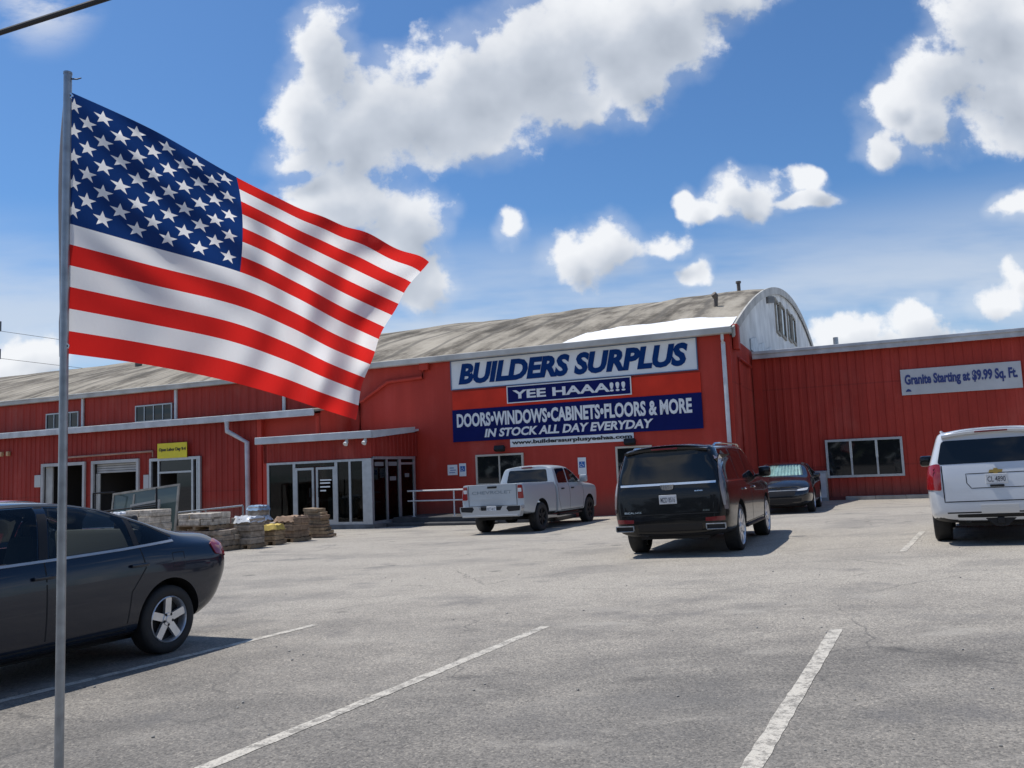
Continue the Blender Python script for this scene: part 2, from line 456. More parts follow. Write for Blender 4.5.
# ================================================================== warehouse with barrel roof
B = empty('warehouse'); B.matrix_world = WM
tag(B, 'long red warehouse with grey barrel roof behind the blue store sign', 'building')
E0 = 6.12                                   # eave height
UL, UR = -62., 4.42
# front wall: stuccoed sign block to the right, ribbed steel to the left
sheet('sign_wall', M_REDS, B, -13.2, UR, -1.2, E0, 0, [(-5.43, -3.57, 1.08, 2.14), (.2, 1.42, 1.0, 2.2)], kind='flat')
sheet('upper_wall', M_RED, B, UL, -13.2, 3.9, E0, 0, [], .45, .025)
# the barrel: an arc across v, apex at v=30
AR = (30 ** 2 + 5.5 ** 2) / (2 * 5.5)
def arc(v): return E0 + .06 + 5.5 - (AR - math.sqrt(max(0, AR * AR - (v - 30) ** 2)))
mb = MB(); vs = [-.32] + [60 * k / 48 for k in range(49)]
us = [UL + (UR + .12 - UL) * k / 60 for k in range(61)]
rnd = random.Random(3)
def sag(u): return .05 * math.sin(u * .8) + .04 * math.sin(u * 2.3 + 1)
gg = [[mb.bm.verts.new((u, v, (arc(v) if v >= 0 else arc(0) - .1) + (sag(u) if 0 < v < 60 else 0))) for v in vs] for u in us]
for a, b in zip(gg, gg[1:]):
    for k in range(len(vs) - 1): mb.bm.faces.new((a[k], b[k], b[k + 1], a[k + 1]))
roof = mb.build('barrel_roof', M_ROOF, B, 50)
# felt edge thickness at the gable
mb = MB()
for a, b in zip(vs[1:], vs[2:]):
    mb.prism([(UR + .10, a, arc(a) - .34), (UR + .10, b, arc(b) - .34), (UR + .10, b, arc(b) + .02), (UR + .10, a, arc(a) + .02)], (.07, 0, 0))
mb.build('gable_trim', mat('gable_trim_grey', (.42, .41, .38), .8, noise=(1.2, .25)), B)
# white reflective patch near the eave, irregular top edge
mb = MB(); prev = None; n = 60
for k in range(n + 1):
    u = -1.75 + (UR + .05 + 1.75) * k / n
    top = 1.8 + .09 * math.sin(k * .22) + .04 * math.sin(k * .83) + rnd.uniform(-.03, .03)
    if k < 4: top *= .35 + .17 * k
    row = [mb.bm.verts.new((u, x, (arc(x) if x > 0 else arc(0) + x * .31) + sag(u) * max(0, min(1, x / .5)) + .06)) for x in [-.30 + (top + .30) * j / 8 for j in range(9)]]
    if prev:
        for j in range(8): mb.bm.faces.new((prev[j], row[j], row[j + 1], prev[j + 1]))
    prev = row
mb.build('white_roof_patch', mat('white_roof_coating', (.78, .79, .80), .6, noise=(1.5, .06), bump=(4, .4)), B, 60)
# eave gutter and fascia
mb = MB(); mb.span((UL, -.30, E0 - .22), (-13.2, -.06, E0 + .02), .02); mb.span((-13.2, -.34, E0 - .16), (UR + .1, -.04, E0 + .07), .02)
mb.build('eave_gutter', mat('eave_fascia_paint', (.52, .50, .46), .6, noise=(1.2, .22)), B)
# gable end, red below and plastered white above
sheet('gable_lower_wall', M_RED, B, 0, 60, -1.2, 5.95, UR, [], .3, .03, along='v')
mb = MB(); N_ = 60
bot = [mb.bm.verts.new((UR, 60 * k / N_, 5.95)) for k in range(N_ + 1)]; top = [mb.bm.verts.new((UR, 60 * k / N_, max(5.96, arc(60 * k / N_) - .05))) for k in range(N_ + 1)]
for k in range(N_): mb.bm.faces.new((bot[k], bot[k + 1], top[k + 1], top[k]))
mb.build('gable_wall', M_GABLE, B)
for a, b, z0, z1 in ((15.9, 17.7, 8.15, 10.0), (18.6, 20.9, 8.3, 10.2), (22.6, 24.5, 8.6, 10.45), (25.6, 27.8, 8.8, 10.6)):
    f = MB(); w = .14
    f.span((UR + .002, a, z0), (UR + .09, a + w, z1)); f.span((UR + .002, b - w, z0), (UR + .09, b, z1))
    f.span((UR + .002, a + w, z1 - w), (UR + .09, b - w, z1)); f.span((UR + .002, a + w, z0), (UR + .09, b - w, z0 + w))
    wo = f.build('gable_window', mat('old_window_frame', (.30, .27, .22), .8, noise=(3, .25)), B)
    MB().span((UR + .004, a + w, z0 + w), (UR + .03, b - w, z1 - w)).build('pane', M_GLASSD, wo)
lv = MB().prism([(UR + .01, 12.2, 9.06), (UR + .01, 15.4, 9.62), (UR + .01, 15.4, 9.96), (UR + .01, 12.2, 9.38)], (.07, 0, 0))
for k in range(4): lv.prism([(UR + .08, 12.3, 9.12 + k * .07), (UR + .08, 15.3, 9.66 + k * .07), (UR + .08, 15.3, 9.70 + k * .07), (UR + .08, 12.3, 9.16 + k * .07)], (.03, 0, 0))
lv.build('gable_vent', mat('vent_grey', (.14, .135, .13), .7), B)
# stepped flashing where the shed roof meets the gable
mb = MB()
for k in range(9):
    a = 5.2 + k * 2.6
    mb.prism([(UR + .004, a, 6.0 + .02 * k), (UR + .004, a + 2.6, 6.0 + .02 * k), (UR + .004, a + 2.6, 6.5 + .09 * k), (UR + .004, a + 1.9, 6.75 + .09 * k), (UR + .004, a, 6.45 + .09 * k)], (.05, 0, 0))
mb.build('step_flashing', mat('flashing_metal', (.47, .49, .51), .5, metal=.3, noise=(2, .25)), B)
# chimneys on the barrel
mb = MB(); mb.tube([(3.25, 4.6, arc(4.6) - .1), (3.3, 4.6, arc(4.6) + .42)], .085, 12); mb.tube([(3.3, 4.6, arc(4.6) + .42), (3.22, 4.5, arc(4.6) + .55)], .12, 12)
mb.build('roof_stack', mat('rusty_stack', (.13, .11, .095), .8, noise=(6, .3)), B, 40)
mb = MB(); mb.tube([(3.1, 12.8, arc(12.8) - .1), (3.1, 12.8, arc(12.8) + .42)], .09, 12); mb.tube([(3.1, 12.8, arc(12.8) + .42), (3.1, 12.8, arc(12.8) + .52)], .13, 12)
mb.build('roof_stack', mat('rusty_stack', (.13, .11, .095)), B, 40)
mb = MB(); mb.tube([(-31.2, 7.5, arc(7.5) - .1), (-31.2, 7.5, arc(7.5) + .5)], .2, 10); mb.build('roof_stack', mat('rusty_stack', (.13, .11, .095)), B, 40)
# downspouts
mb = MB(); mb.tube([(4.2, -.2, E0 - .1), (4.2, -.2, E0 - .35), (4.2, -.08, E0 - .5)], .055, 8); mb.span((4.13, -.13, -.2), (4.27, -.02, E0 - .42), .02)
mb.build('downspout', M_WHITE, B, 40)
for u in (-26.73, -20.75, -14.6):
    MB().span((u - .07, -.12, 4.3), (u + .07, -.03, E0 - .2), .015).build('downspout', M_WHITE, B)
mb = MB(); mb.box((-7.62, -.1, 5.86), (.42, .2, .34), .03)
mb.tube([(-7.7, -.1, 5.75), (-7.72, -.1, 5.42), (-9.35, -.1, 5.36), (-10.72, -.1, 4.6), (-10.74, -.1, 2.9)], .075, 10)
mb.build('overflow_pipe', M_REDS, B, 40)
mb = MB(); mb.tube([(UR + .1, 1.2, -.2), (UR + .1, 1.2, 5.1), (UR + .1, 1.35, 5.25), (UR + .1, 4.3, 5.2)], .05, 8); mb.box((UR + .15, .55, 5.9), (.2, .5, .9), .03)
mb.build('corner_pipe', M_RED, B, 40)
# upper windows
window(B, -29.25, -26.98, 4.5, 5.3, -.03, 4, .06)
window(B, -23.24, -20.95, 4.5, 5.3, -.03, 4, .06)
# sign wall windows behind the parked cars
window(B, -5.5, -3.5, 1.02, 2.2, 0, 2, .07, mat('cream_frame', (.55, .50, .42), .6))
window(B, .13, 1.47, .9, 2.25, 0, 1, .07, mat('cream_frame', (.55, .50, .42)))
mb = MB()
for (a, b) in ((-5.4, -4.55), (-4.45, -3.6)): mb.span((a, .2, 1.1), (b, .24, 2.1))
mb.build('inside_partition', mat('inside_board', (.22, .16, .11), .8), B)
for u in (-4.4, .72):
    mb = MB(); mb.box((u, -.05, 2.36), (.1, .1, .16), .01); mb.box((u, -.22, 2.4), (.42, .2, .2), .03, rot=Matrix.Rotation(R(-25), 4, 'X'))
    mb.build('floodlight', M_BLACKP, B)

# ---- lean-to along the left part
LV = -2.2
doors = [(-26.6, -24.0, -1.2, 2.62), (-23.4, -20.75, -1.2, 2.62), (-20.0, -17.2, -1.2, 2.66)]
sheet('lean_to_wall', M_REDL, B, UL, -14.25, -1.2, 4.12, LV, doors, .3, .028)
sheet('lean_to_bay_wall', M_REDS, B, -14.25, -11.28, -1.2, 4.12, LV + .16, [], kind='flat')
MB().span((-14.27, LV - .04, -1.2), (-14.05, LV + .16, 4.12)).build('pilaster', M_REDS, B)
sheet('lean_to_end_wall', M_REDS, B, LV + .16, 0, -1.2, 4.4, -11.28, [], kind='flat', along='v')
mb = MB(); mb.prism([(UL, LV - .3, 4.16), (UL, .0, 4.46), (UL, .0, 4.54), (UL, LV - .3, 4.24)], (-11.2 - UL, 0, 0))
mb.build('lean_to_roof', M_ROOF, B)
mb = MB(); mb.span((UL, LV - .42, 4.0), (-11.24, LV - .3, 4.27), .02)
mb.build('lean_to_gutter', M_GUT, B)
MB().span((-11.36, LV - .1, 3.1), (-11.26, LV + .02, 4.0)).build('corner_post', M_REDS, B)
mb = MB(); y = LV - .36
mb.tube([(-15.53, y, 4.02), (-15.53, y, 3.62), (-14.66, y + .18, 3.12), (-14.64, y + .2, -.4)], .1, 10)
mb.build('downspout', M_GUT, B, 40)
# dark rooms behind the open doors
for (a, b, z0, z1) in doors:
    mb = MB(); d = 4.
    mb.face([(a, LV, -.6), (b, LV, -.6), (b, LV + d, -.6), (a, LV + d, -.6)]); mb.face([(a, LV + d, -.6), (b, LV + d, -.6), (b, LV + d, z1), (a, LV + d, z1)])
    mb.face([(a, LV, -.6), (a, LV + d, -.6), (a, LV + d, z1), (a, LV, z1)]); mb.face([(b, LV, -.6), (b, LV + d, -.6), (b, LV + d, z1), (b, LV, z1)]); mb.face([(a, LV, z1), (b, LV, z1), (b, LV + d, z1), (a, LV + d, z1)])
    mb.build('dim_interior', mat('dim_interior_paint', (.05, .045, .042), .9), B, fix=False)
for i, (a, b, z0, z1) in enumerate(doors[:2]):
    f = MB(); frame_rect(f, a - .1, b + .1, -.8, z1 + .1, LV - .03, .14, .09, False); f.build('door_frame', mat('door_frame_grey', (.42, .42, .42), .6, noise=(2, .15)), B)
    if i == 0: MB().span((a + .06, LV + .02, -.6), (a + .5, LV + .09, z1 - .05)).build('open_door', mat('door_leaf_grey', (.40, .40, .38), .6, noise=(2, .2)), B)
    else: 
        mb = MB()
        for k in range(4): mb.span((a + .06, LV + .06, z1 - .45 + k * .105), (b - .06, LV + .12, z1 - .36 + k * .105), .01)
        mb.build('roller_shutter', mat('shutter_grey', (.36, .36, .36), .5, noise=(2, .15)), B)
        MB().span((a + .06, LV + .02, -.6), (a + .3, LV + .07, z1 - .47)).build('open_door', mat('door_leaf_grey', (.40, .40, .38)), B)
a, b = -20.0, -17.2
f = MB(); frame_rect(f, a - .02, b + .02, -.8, 2.68, LV - .03, .12, .1, False)
for c in (a + .5, b - .42): f.span((c - .05, LV - .12, -.8), (c + .05, LV - .03, 2.56))
f.span((a + .55, LV - .12, 2.02), (b - .47, LV - .03, 2.1)); f.span((b - .2, LV - .12, -.8), (b - .12, LV - .03, 2.56))
gf = f.build('glass_door', M_ALU, B)
MB().span((a + .56, LV - .07, 2.11), (b - .48, LV - .06, 2.55)).build('pane', M_GLASSD, gf)
MB().span((a + 1.5, LV - .07, -.7), (b - .48, LV - .06, 2.01)).build('pane', M_GLASSD, gf)
# conduit, boxes and lamps on the lean-to
mb = MB(); mb.tube([(-25.0, LV - .1, 2.95), (-19.85, LV - .1, 3.0)], .045, 8); mb.tube([(-19.85, LV - .1, 3.0), (-19.85, LV - .1, 2.75)], .03, 6)
mb.build('conduit', mat('conduit_tan', (.36, .21, .16), .7, noise=(2, .3)), B, 40)
MB().span((-27.1, LV - .14, 1.66), (-26.68, LV - .02, 2.22), .02).build('meter_box', mat('meter_grey', (.48, .49, .48), .6), B)
for u in (-29.4, -28.95): MB().box((u, LV - .1, 3.3), (.14, .16, .22), .03).build('wall_lamp', mat('lamp_amber', (.55, .36, .2), .5), B)
MB().span((-20.42, LV - .06, 1.3), (-20.12, LV - .02, 2.0)).build('notice', mat('notice_grey', (.46, .46, .46), .6), B)

# ---- glazed entrance vestibule
VV = -3.4; VL, VR = -12.8, -8.1
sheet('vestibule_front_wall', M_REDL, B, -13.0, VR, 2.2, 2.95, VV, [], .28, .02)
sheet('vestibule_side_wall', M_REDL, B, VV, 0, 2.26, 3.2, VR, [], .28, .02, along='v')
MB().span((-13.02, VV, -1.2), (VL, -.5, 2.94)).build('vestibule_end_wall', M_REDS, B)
mb = MB(); mb.prism([(-13.15, VV - .2, 2.95), (-13.15, 0, 3.28), (-13.15, 0, 3.36), (-13.15, VV - .2, 3.03)], (5.13, 0, 0)); mb.span((-13.15, VV - .32, 2.93), (-7.9, VV - .2, 3.2), .02)
mb.prism([(-8.02, VV - .2, 2.93), (-8.02, -.5, 3.22), (-8.02, -.5, 3.42), (-8.02, VV - .2, 3.2)], (.12, 0, 0))
mb.build('canopy', mat('canopy_fascia', (.52, .54, .56), .5, noise=(1.2, .18)), B)
for u in (-9.0, -8.2): MB().tube([(u, VV - .22, 2.93), (u, VV - .22, 2.84), (u, VV - .32, 2.74)], [.05, .07, .09], 8).build('floodlight', M_WHITE, B, 40)
zb = -.08
def mull(mb, u, w, z0=None, z1=2.2): mb.span((u - w / 2, VV - .05, zb if z0 is None else z0), (u + w / 2, VV + .05, z1))
f = MB()
f.span((VL, VV - .055, 2.12), (VR - .28, VV + .055, 2.2)); f.span((VL, VV - .055, zb - .1), (VR - .28, VV + .055, zb))
for u, w in ((VL + .05, .1), (-11.52, .12), (-9.62, .12), (-9.02, .09), (-8.42, .1)): mull(f, u, w, z1=2.12)
f.span((VR - .36, VV - .07, zb - .1), (VR + .04, VV + .07, 2.2))
vf = f.build('shopfront_frame', M_ALU, B)
for a, b in ((VL + .1, -11.58), (-9.56, -9.07), (-8.97, -8.47)):
    MB().span((a, VV - .01, zb), (b, VV, 2.12)).build('pane', M_GLASSV, vf)
MB().span((-11.46, VV - .01, 1.99), (-9.68, VV, 2.12)).build('pane', M_GLASSV, vf)
for k, (a, b) in enumerate(((-11.46, -10.62), (-10.52, -9.68))):
    f = MB(); frame_rect(f, a, b, zb, 1.96, VV + .02, .09, .07); df = f.build('entrance_door', M_ALU, B)
    MB().span((a + .09, VV - .02, zb + .09), (b - .09, VV - .012, 1.87)).build('pane', M_GLASSV, df)
    MB().tube([(a + .7 if k == 0 else a + .14, VV - .1, .85), (a + .7 if k == 0 else a + .14, VV - .1, 1.2)], .016, 6).build('handle', M_BLACKP, df)
    if k == 1:
        for z, n in ((1.45, 5), (1.34, 4), (1.2, 6), (1.06, 3)):
            mb = MB(); x = a + .17
            for j in range(n):
                w = random.uniform(.05, .11)
                if x + w > b - .14: break
                mb.span((x, VV - .026, z), (x + w + .026, VV - .0215, z + .05)); x += w + .025
            mb.build('opening_hours', M_STXTW, df)
f = MB()
f.span((VR - .05, VV + .07, 2.16), (VR + .05, -.3, 2.26)); f.span((VR - .05, VV + .07, zb - .1), (VR + .05, -.3, zb))
for v, w in ((-2.4, .09), (-1.48, .16), (-.36, .12)): f.span((VR - .045, v - w / 2, zb), (VR + .045, v + w / 2, 2.16))
f.span((VR - .04, -1.4, 1.95), (VR + .04, -.42, 2.03))
sf = f.build('side_shopfront_frame', M_ALU, B)
for a, b in ((VV + .07, -2.44), (-2.35, -1.56), (-1.4, -.42)):
    MB().span((VR - .01, a, zb), (VR, b, 2.16)).build('pane', M_GLASSV, sf)
for v, z, s_ in ((-2.9, 2.0, .3), (-1.95, 2.0, .3), (-1.95, 1.45, .22), (-.9, 1.55, .16)): MB().span((VR + .003, v - s_, z - .09), (VR + .012, v + s_, z + .06)).build('window_sticker', mat('sticker_grey', (.20, .20, .21), .6), sf)
MB().span((-13.1, VV - .12, -1.2), (VR + .14, -.02, zb - .1)).build('plinth', M_DCONC, B)

# inside the vestibule: floor, counter and door leaves on display
mb = MB(); mb.span((VL, VV + .1, zb - .12), (VR - .1, -.05, zb - .02)); mb.build('vestibule_floor', mat('vestibule_tiles', (.10, .095, .09), .6, noise=(3, .2)), B)
MB().span((VL + .02, -.14, zb), (VR - .1, -.06, 2.9)).build('inside_partition', mat('inside_dark_board', (.10, .075, .06), .8, noise=(1.5, .4)), B)
MB().span((-12.9 + .2, VV + .1, 2.3), (VR - .1, -.15, 2.36)).build('vestibule_ceiling', mat('ceiling_dark', (.12, .12, .12), .9), B)
for k, (x, y, w_, h_, cc) in enumerate(((-12.3, -2.2, .8, 1.7, (.16, .09, .05)), (-11.0, -1.2, .9, 2.0, (.20, .14, .09)), (-9.7, -1.6, .8, 1.9, (.24, .17, .10)), (-8.75, -1.9, .35, 1.2, (.28, .24, .2)), (-8.5, -.9, .5, 1.6, (.13, .10, .08)))):
    mb = MB(); mb.box((x, y, zb + h_ / 2), (w_, .05, h_), .006)
    for q in (.27, .73): mb.box((x, y - .03, zb + h_ * q), (w_ * .66, .02, h_ * .36), .008)
    mb.build('display_door', mat('display_wood_%s' % 'abcde'[k], cc, .5, noise=(4, .25)), B)
MB().box((-10.0, -2.6, zb + .45), (.9, .4, .9), .02).build('leaflet_stand', mat('stand_grey', (.20, .20, .21), .6), B)

# ================================================================== metal shed to the right
D = empty('metal_shed'); D.matrix_world = WM
tag(D, 'red ribbed metal shed wing at the right with grey roof edge', 'building')
SV = 5.; SR = 34.
sheet('front_wall', M_RED, D, UR + .04, SR, -1.2, 5.62, SV, [(7.06, 9.64, .82, 2.16)], .305, .02)
sheet('end_wall', M_RED, D, SV, 45, -1.2, 5.62, SR, [], .305, .035, along='v')
mb = MB(); mb.prism([(UR + .14, SV - .3, 5.66), (UR + .14, 58, 6.3), (UR + .14, 58, 6.4), (UR + .14, SV - .3, 5.76)], (SR - UR, 0, 0)); mb.build('roof', M_GUT, D)
mb = MB(); mb.span((UR + .12, SV - .36, 5.54), (SR + .2, SV - .29, 5.84), .015); mb.span((UR + .12, SV - .42, 5.72), (SR + .2, SV - .36, 5.84), .015); mb.build('eave_trim', M_GUT, D)
window(D, 7.0, 9.7, .77, 2.22, SV - .03, 3, .085)
MB().span((7.0, SV + .3, .7), (9.7, SV + .34, 1.5)).build('inside_counter', mat('inside_board', (.22, .16, .11)), D)
mb = MB(); mb.tube([(7.6, 7.0, 5.6), (7.6, 7.0, 6.42)], .1, 12); mb.build('vent_pipe', M_GALV, D, 40)
MB().span((UR + .2, SV - .06, -1.2), (SR, SV - .037, .06)).build('base_trim', mat('base_red', (.16, .028, .022), .7), D)
sheet('corner_trim', M_REDS, D, UR + .06, UR + .4, -1.2, 5.6, SV - .05, [], kind='flat')
# electricity cabinet against the shed
o = wthing('utility_cabinet', 6.68, SV - .3, -.1, 'grey steel utility cabinet against the shed left of its window', 'cabinet')
MB().span((-.3, -.2, 0), (.32, .22, 1.16), .02).build('cabinet_body', M_GALV, o)
MB().span((-.25, -.225, .15), (.27, -.202, 1.06), .005).build('cabinet_door', M_GUT, o)
# kerb and raised walk
def strip(name, u0, u1, v0, v1, ztop, m, n=14, bev=.02):
    mb = MB()
    for k in range(n):
        a = u0 + (u1 - u0) * k / n; b = u0 + (u1 - u0) * (k + 1) / n
        p = wp((a + b) / 2, (v0 + v1) / 2, 0); z = gz(p.x, p.y) + ztop
        mb.span((a, v0, z - .4), (b - .006, v1, z), bev)
    o = mb.build(name, m); o.matrix_world = WM; return structure(o)
strip('kerb', 7.6, 22, SV - .55, SV - .32, .14, M_CONC)
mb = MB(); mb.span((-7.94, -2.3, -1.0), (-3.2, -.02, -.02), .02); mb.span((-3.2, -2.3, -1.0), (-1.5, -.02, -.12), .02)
mb.span((-7.94, -2.75, -1.0), (-3.6, -2.32, -.2), .03)  # low strip: shadow below the walk edge put into its dark colour
o = mb.build('walkway', mat('dark_walk_and_shadow', (.055, .055, .057), .85, noise=(2, .35), bump=(30, .3))); o.matrix_world = WM; structure(o)
o = wthing('handrail', -7.4, -1.9, -.02, 'white pipe handrail on the walkway beside the entrance', 'railing')
mb = MB(); mb.tube([(-.1, 0, .95), (5.4, 0, .95)], .03, 8); mb.build('top_rail', M_WHITE, o, 40)
mb = MB(); mb.tube([(-.1, 0, .58), (5.4, 0, .58)], .026, 8); mb.build('mid_rail', M_WHITE, o, 40)
for x in (.15, 1.85, 3.6, 5.3):
    mb = MB(); mb.tube([(x, 0, 0), (x, 0, .95)], .028, 8); mb.tube([(x, 0, 0), (x, 0, .015)], .07, 8); mb.build('post', M_WHITE, o, 40)

# ================================================================== signs
def board(name, u0, u1, z0, z1, v, m, lab, d=.05, edge=None):
    o = wthing(name, (u0 + u1) / 2, v, z0, lab, 'sign')
    w = (u1 - u0) / 2; h = z1 - z0
    MB().span((-w, -d, 0), (w, 0, h), .006).build('panel', m, o)
    if edge:
        f = MB(); frame_rect(f, -w - .02, w + .02, -.02, h + .02, -d * .4, edge[1], d + .012); f.build('border', edge[0], o)
    return o, w, h
o, w, h = board('store_sign', -6.44, 3.27, 4.81, 5.94, -.02, M_SWHITE, 'white board lettered BUILDERS SURPLUS in slanted blue capitals, topmost sign', edge=(mat('sign_edge_blue', (.10, .17, .28), .5), .03))
lettering('lettering', 'BUILDERS SURPLUS', M_STEXT, o, -w + .32, w - .3, .17, h - .13, -.062, .05, .22)
o, w, h = board('sign_backing', -6.44, 3.34, 4.0, 4.72, -.02, M_SRED, 'plain orange red banner behind the YEE HAAA panel', .03)
o, w, h = board('slogan_sign', -4.03, .84, 4.12, 4.745, -.06, M_SBLUE, 'narrow navy panel with a white border reading YEE HAAA!!!', .04, edge=(M_STXTW, .035))
lettering('lettering', 'YEE HAAA!!!', M_STXTW, o, -w + .22, w - .2, .14, h - .15, -.052, .03, 0)
o, w, h = board('product_sign', -6.45, 3.34, 2.74, 3.995, -.02, M_SBLUE, 'big navy banner listing doors, windows, cabinets, floors and more')
lettering('lettering', 'DOORS\u2022WINDOWS\u2022CABINETS\u2022FLOORS & MORE', M_STXTW, o, -w + .2, w - .35, .56, 1.1, -.062, .036, 0)
lettering('lettering', 'IN STOCK ALL DAY EVERYDAY', M_STXTW, o, -w + 1.38, w - 1.75, .12, .45, -.062, .034, .2)
o, w, h = board('website_sign', -4.02, .83, 2.43, 2.73, -.02, M_SWHITE, 'thin white strip with the store web address under the navy banner', .035)
lettering('lettering', 'www.builderssurplusyeehaa.com', M_INK, o, -w + .08, w - .06, .06, h - .05, -.046, .035, 0)
o, w, h = board('granite_sign', 9.83, 13.75, 3.74, 4.7, SV - .045, mat('sign_dull_white', (.52, .53, .54), .5, noise=(1.2, .1)), 'faded white board advertising granite by the square foot on the shed', .04)
lettering('lettering', 'Granite Starting at $9.99 Sq. Ft.', mat('granite_text_blue', (.03, .05, .20), .5), o, -w + .13, w - .13, .27, .76, -.05, .042, 0)
mb = MB(); mb.prism([(-w + .13, -.043, .12), (-w + .34, -.043, .12), (-w + .29, -.043, .2), (-w + .235, -.043, .225), (-w + .18, -.043, .2)], (0, -.008, 0)); mb.build('small_mark', mat('granite_text_blue', (.03, .05, .20)), o)
o, w, h = board('yellow_sign', -19.5, -17.85, 2.66, 3.3, LV - .16, M_YEL, 'small yellow banner over the glass door of the lean-to', .02)
lettering('lettering', 'Open Labor Day 9-4', M_INK, o, -w + .1, w - .06, .26, .44, -.03, .02, 0)
def access_sign(u, z0, z1, lab, wid=.32):
    o, w, h = board('accessible_parking_sign', u, u + wid, z0, z1, -.03, M_SWHITE, lab, .012)
    c = h * .58; s_ = w * .7
    MB().span((-s_, -.016, c - s_), (s_, -.0125, c + s_)).build('blue_square', M_ACC, o)
    mb = MB(); k = s_
    mb.tube([(-k * .05, -.018, c + k * .6), (-k * .05, -.02, c + k * .75)], k * .16, 8)
    mb.tube([(-k * .05, -.019, c + k * .45), (0, -.019, c - k * .05), (k * .4, -.019, c - k * .05), (k * .6, -.019, c - k * .55)], k * .09, 6)
    mb.tube([(-k * .3 + k * .42 * math.cos(t), -.019, c - k * .3 + k * .42 * math.sin(t)) for t in [R(100 + 23 * j) for j in range(11)]], k * .07, 6)
    mb.build('wheelchair_symbol', M_STXTW, o, 40)
access_sign(-6.24, 1.4, 1.9, 'blue accessible parking sign paired with a notice left of the pickup', .3)
access_sign(-1.34, 1.3, 1.92, 'blue accessible parking sign on the wall between the two windows', .32)
o, w, h = board('wall_notice', -6.75, -6.32, 1.46, 1.86, -.03, M_SWHITE, 'square white notice on the red wall beside the handrail', .012)
mb = MB()
for k, (x0, x1) in enumerate(((-.14, .12), (-.1, .15), (-.12, .06))): mb.span((x0, -.016, .08 + k * .09), (x1, -.0125, .12 + k * .09))
mb.build('print', mat('notice_print', (.25, .32, .50), .6), o)
# ================================================================== vehicles
def loft(stations, row_crease={}, cap_crease=(.5, .5), st_crease={}, lvl=3):
    """half sections -> closed mirrored cage -> subdivided bmesh-ready mesh. station: (x, ys, zs[, dxs])"""
    bm = bmesh.new(); cl = bm.edges.layers.float.new('crease_edge')
    Lr, Rr = [], []
    for s in stations:
        x, ys, zs = s[:3]; dx = s[3] if len(s) > 3 else [0] * len(ys)
        l = [bm.verts.new((x + d, y, z)) for d, y, z in zip(dx, ys, zs)]
        r = [v if y == 0 else bm.verts.new((x + d, -y, z)) for v, d, y, z in zip(l, dx, ys, zs)]
        Lr.append(l); Rr.append(r)
    K = len(stations[0][1])
    for A, flip in ((Lr, False), (Rr, True)):
        for i in range(len(A) - 1):
            for j in range(K - 1):
                q = [A[i][j], A[i + 1][j], A[i + 1][j + 1], A[i][j + 1]]
                bm.faces.new(q if flip else q[::-1])
    for i in (0, len(Lr) - 1):
        for j in range(K - 1):
            q = []
            for v in (Lr[i][j], Lr[i][j + 1], Rr[i][j + 1], Rr[i][j]):
                if v not in q: q.append(v)
            bm.faces.new(q)
    bmesh.ops.recalc_face_normals(bm, faces=bm.faces)
    def cr(a, b, v):
        e = bm.edges.get((a, b))
        if e: e[cl] = max(e[cl], v)
    for j, v in row_crease.items():
        for A in (Lr, Rr):
            for i in range(len(A) - 1): cr(A[i][j], A[i + 1][j], v)
    for i, v in list(st_crease.items()) + [(0, cap_crease[0]), (len(Lr) - 1, cap_crease[1])]:
        for A in (Lr, Rr):
            for j in range(K - 1): cr(A[i][j], A[i][j + 1], v)
    me = bpy.data.meshes.new('cage'); bm.to_mesh(me); bm.free()
    return modify(me, lvl, [])

def modify(me, lvl=0, cutters=(), mats=()):
    o = bpy.data.objects.new('tmp', me); COL.objects.link(o)
    for m in mats: me.materials.append(m)
    if lvl:
        s = o.modifiers.new('s', 'SUBSURF'); s.levels = lvl; s.render_levels = lvl
    tmp = []
    for c in cutters:
        c.calc_loop_triangles() if False else None
        co = bpy.data.objects.new('cut', c); COL.objects.link(co); co.hide_render = True; tmp.append(co)
        b = o.modifiers.new('b', 'BOOLEAN'); b.operation = 'DIFFERENCE'; b.solver = 'EXACT'; b.object = co
    bpy.context.view_layer.update()
    dg = bpy.context.evaluated_depsgraph_get(); dg.update()
    out = bpy.data.meshes.new_from_object(o.evaluated_get(dg))
    bpy.data.objects.remove(o)
    for t in tmp: bpy.data.objects.remove(t)
    return out

def cyl_mesh(x, z, r, y0, y1, seg=40, flat=None):
    mb = MB(); mb.lathe([(r, y0), (r, y1)], seg, 0, (x, 0, z))
    bm = mb.bm; bmesh.ops.holes_fill(bm, edges=bm.edges, sides=0); bmesh.ops.recalc_face_normals(bm, faces=bm.faces)
    me = bpy.data.meshes.new('c'); bm.to_mesh(me); bm.free(); return me
def prism_mesh(pts, off):
    mb = MB(); mb.prism(pts, off); bmesh.ops.recalc_face_normals(mb.bm, faces=mb.bm.faces)
    me = bpy.data.meshes.new('c'); mb.bm.to_mesh(me); mb.bm.free(); return me

def rpoly(pts, r=.04, n=4):
    out = []; m = len(pts)
    for i in range(m):
        p, a, b = (Vector(pts[k % m]) for k in (i, i - 1, i + 1))
        da, db = (a - p), (b - p); ra = min(r, da.length * .45); rb = min(r, db.length * .45)
        s, e = p + da.normalized() * ra, p + db.normalized() * rb
        for k in range(n + 1):
            t = k / n; out.append(tuple(s * (1 - t) ** 2 + p * 2 * t * (1 - t) + e * t * t))
    return out

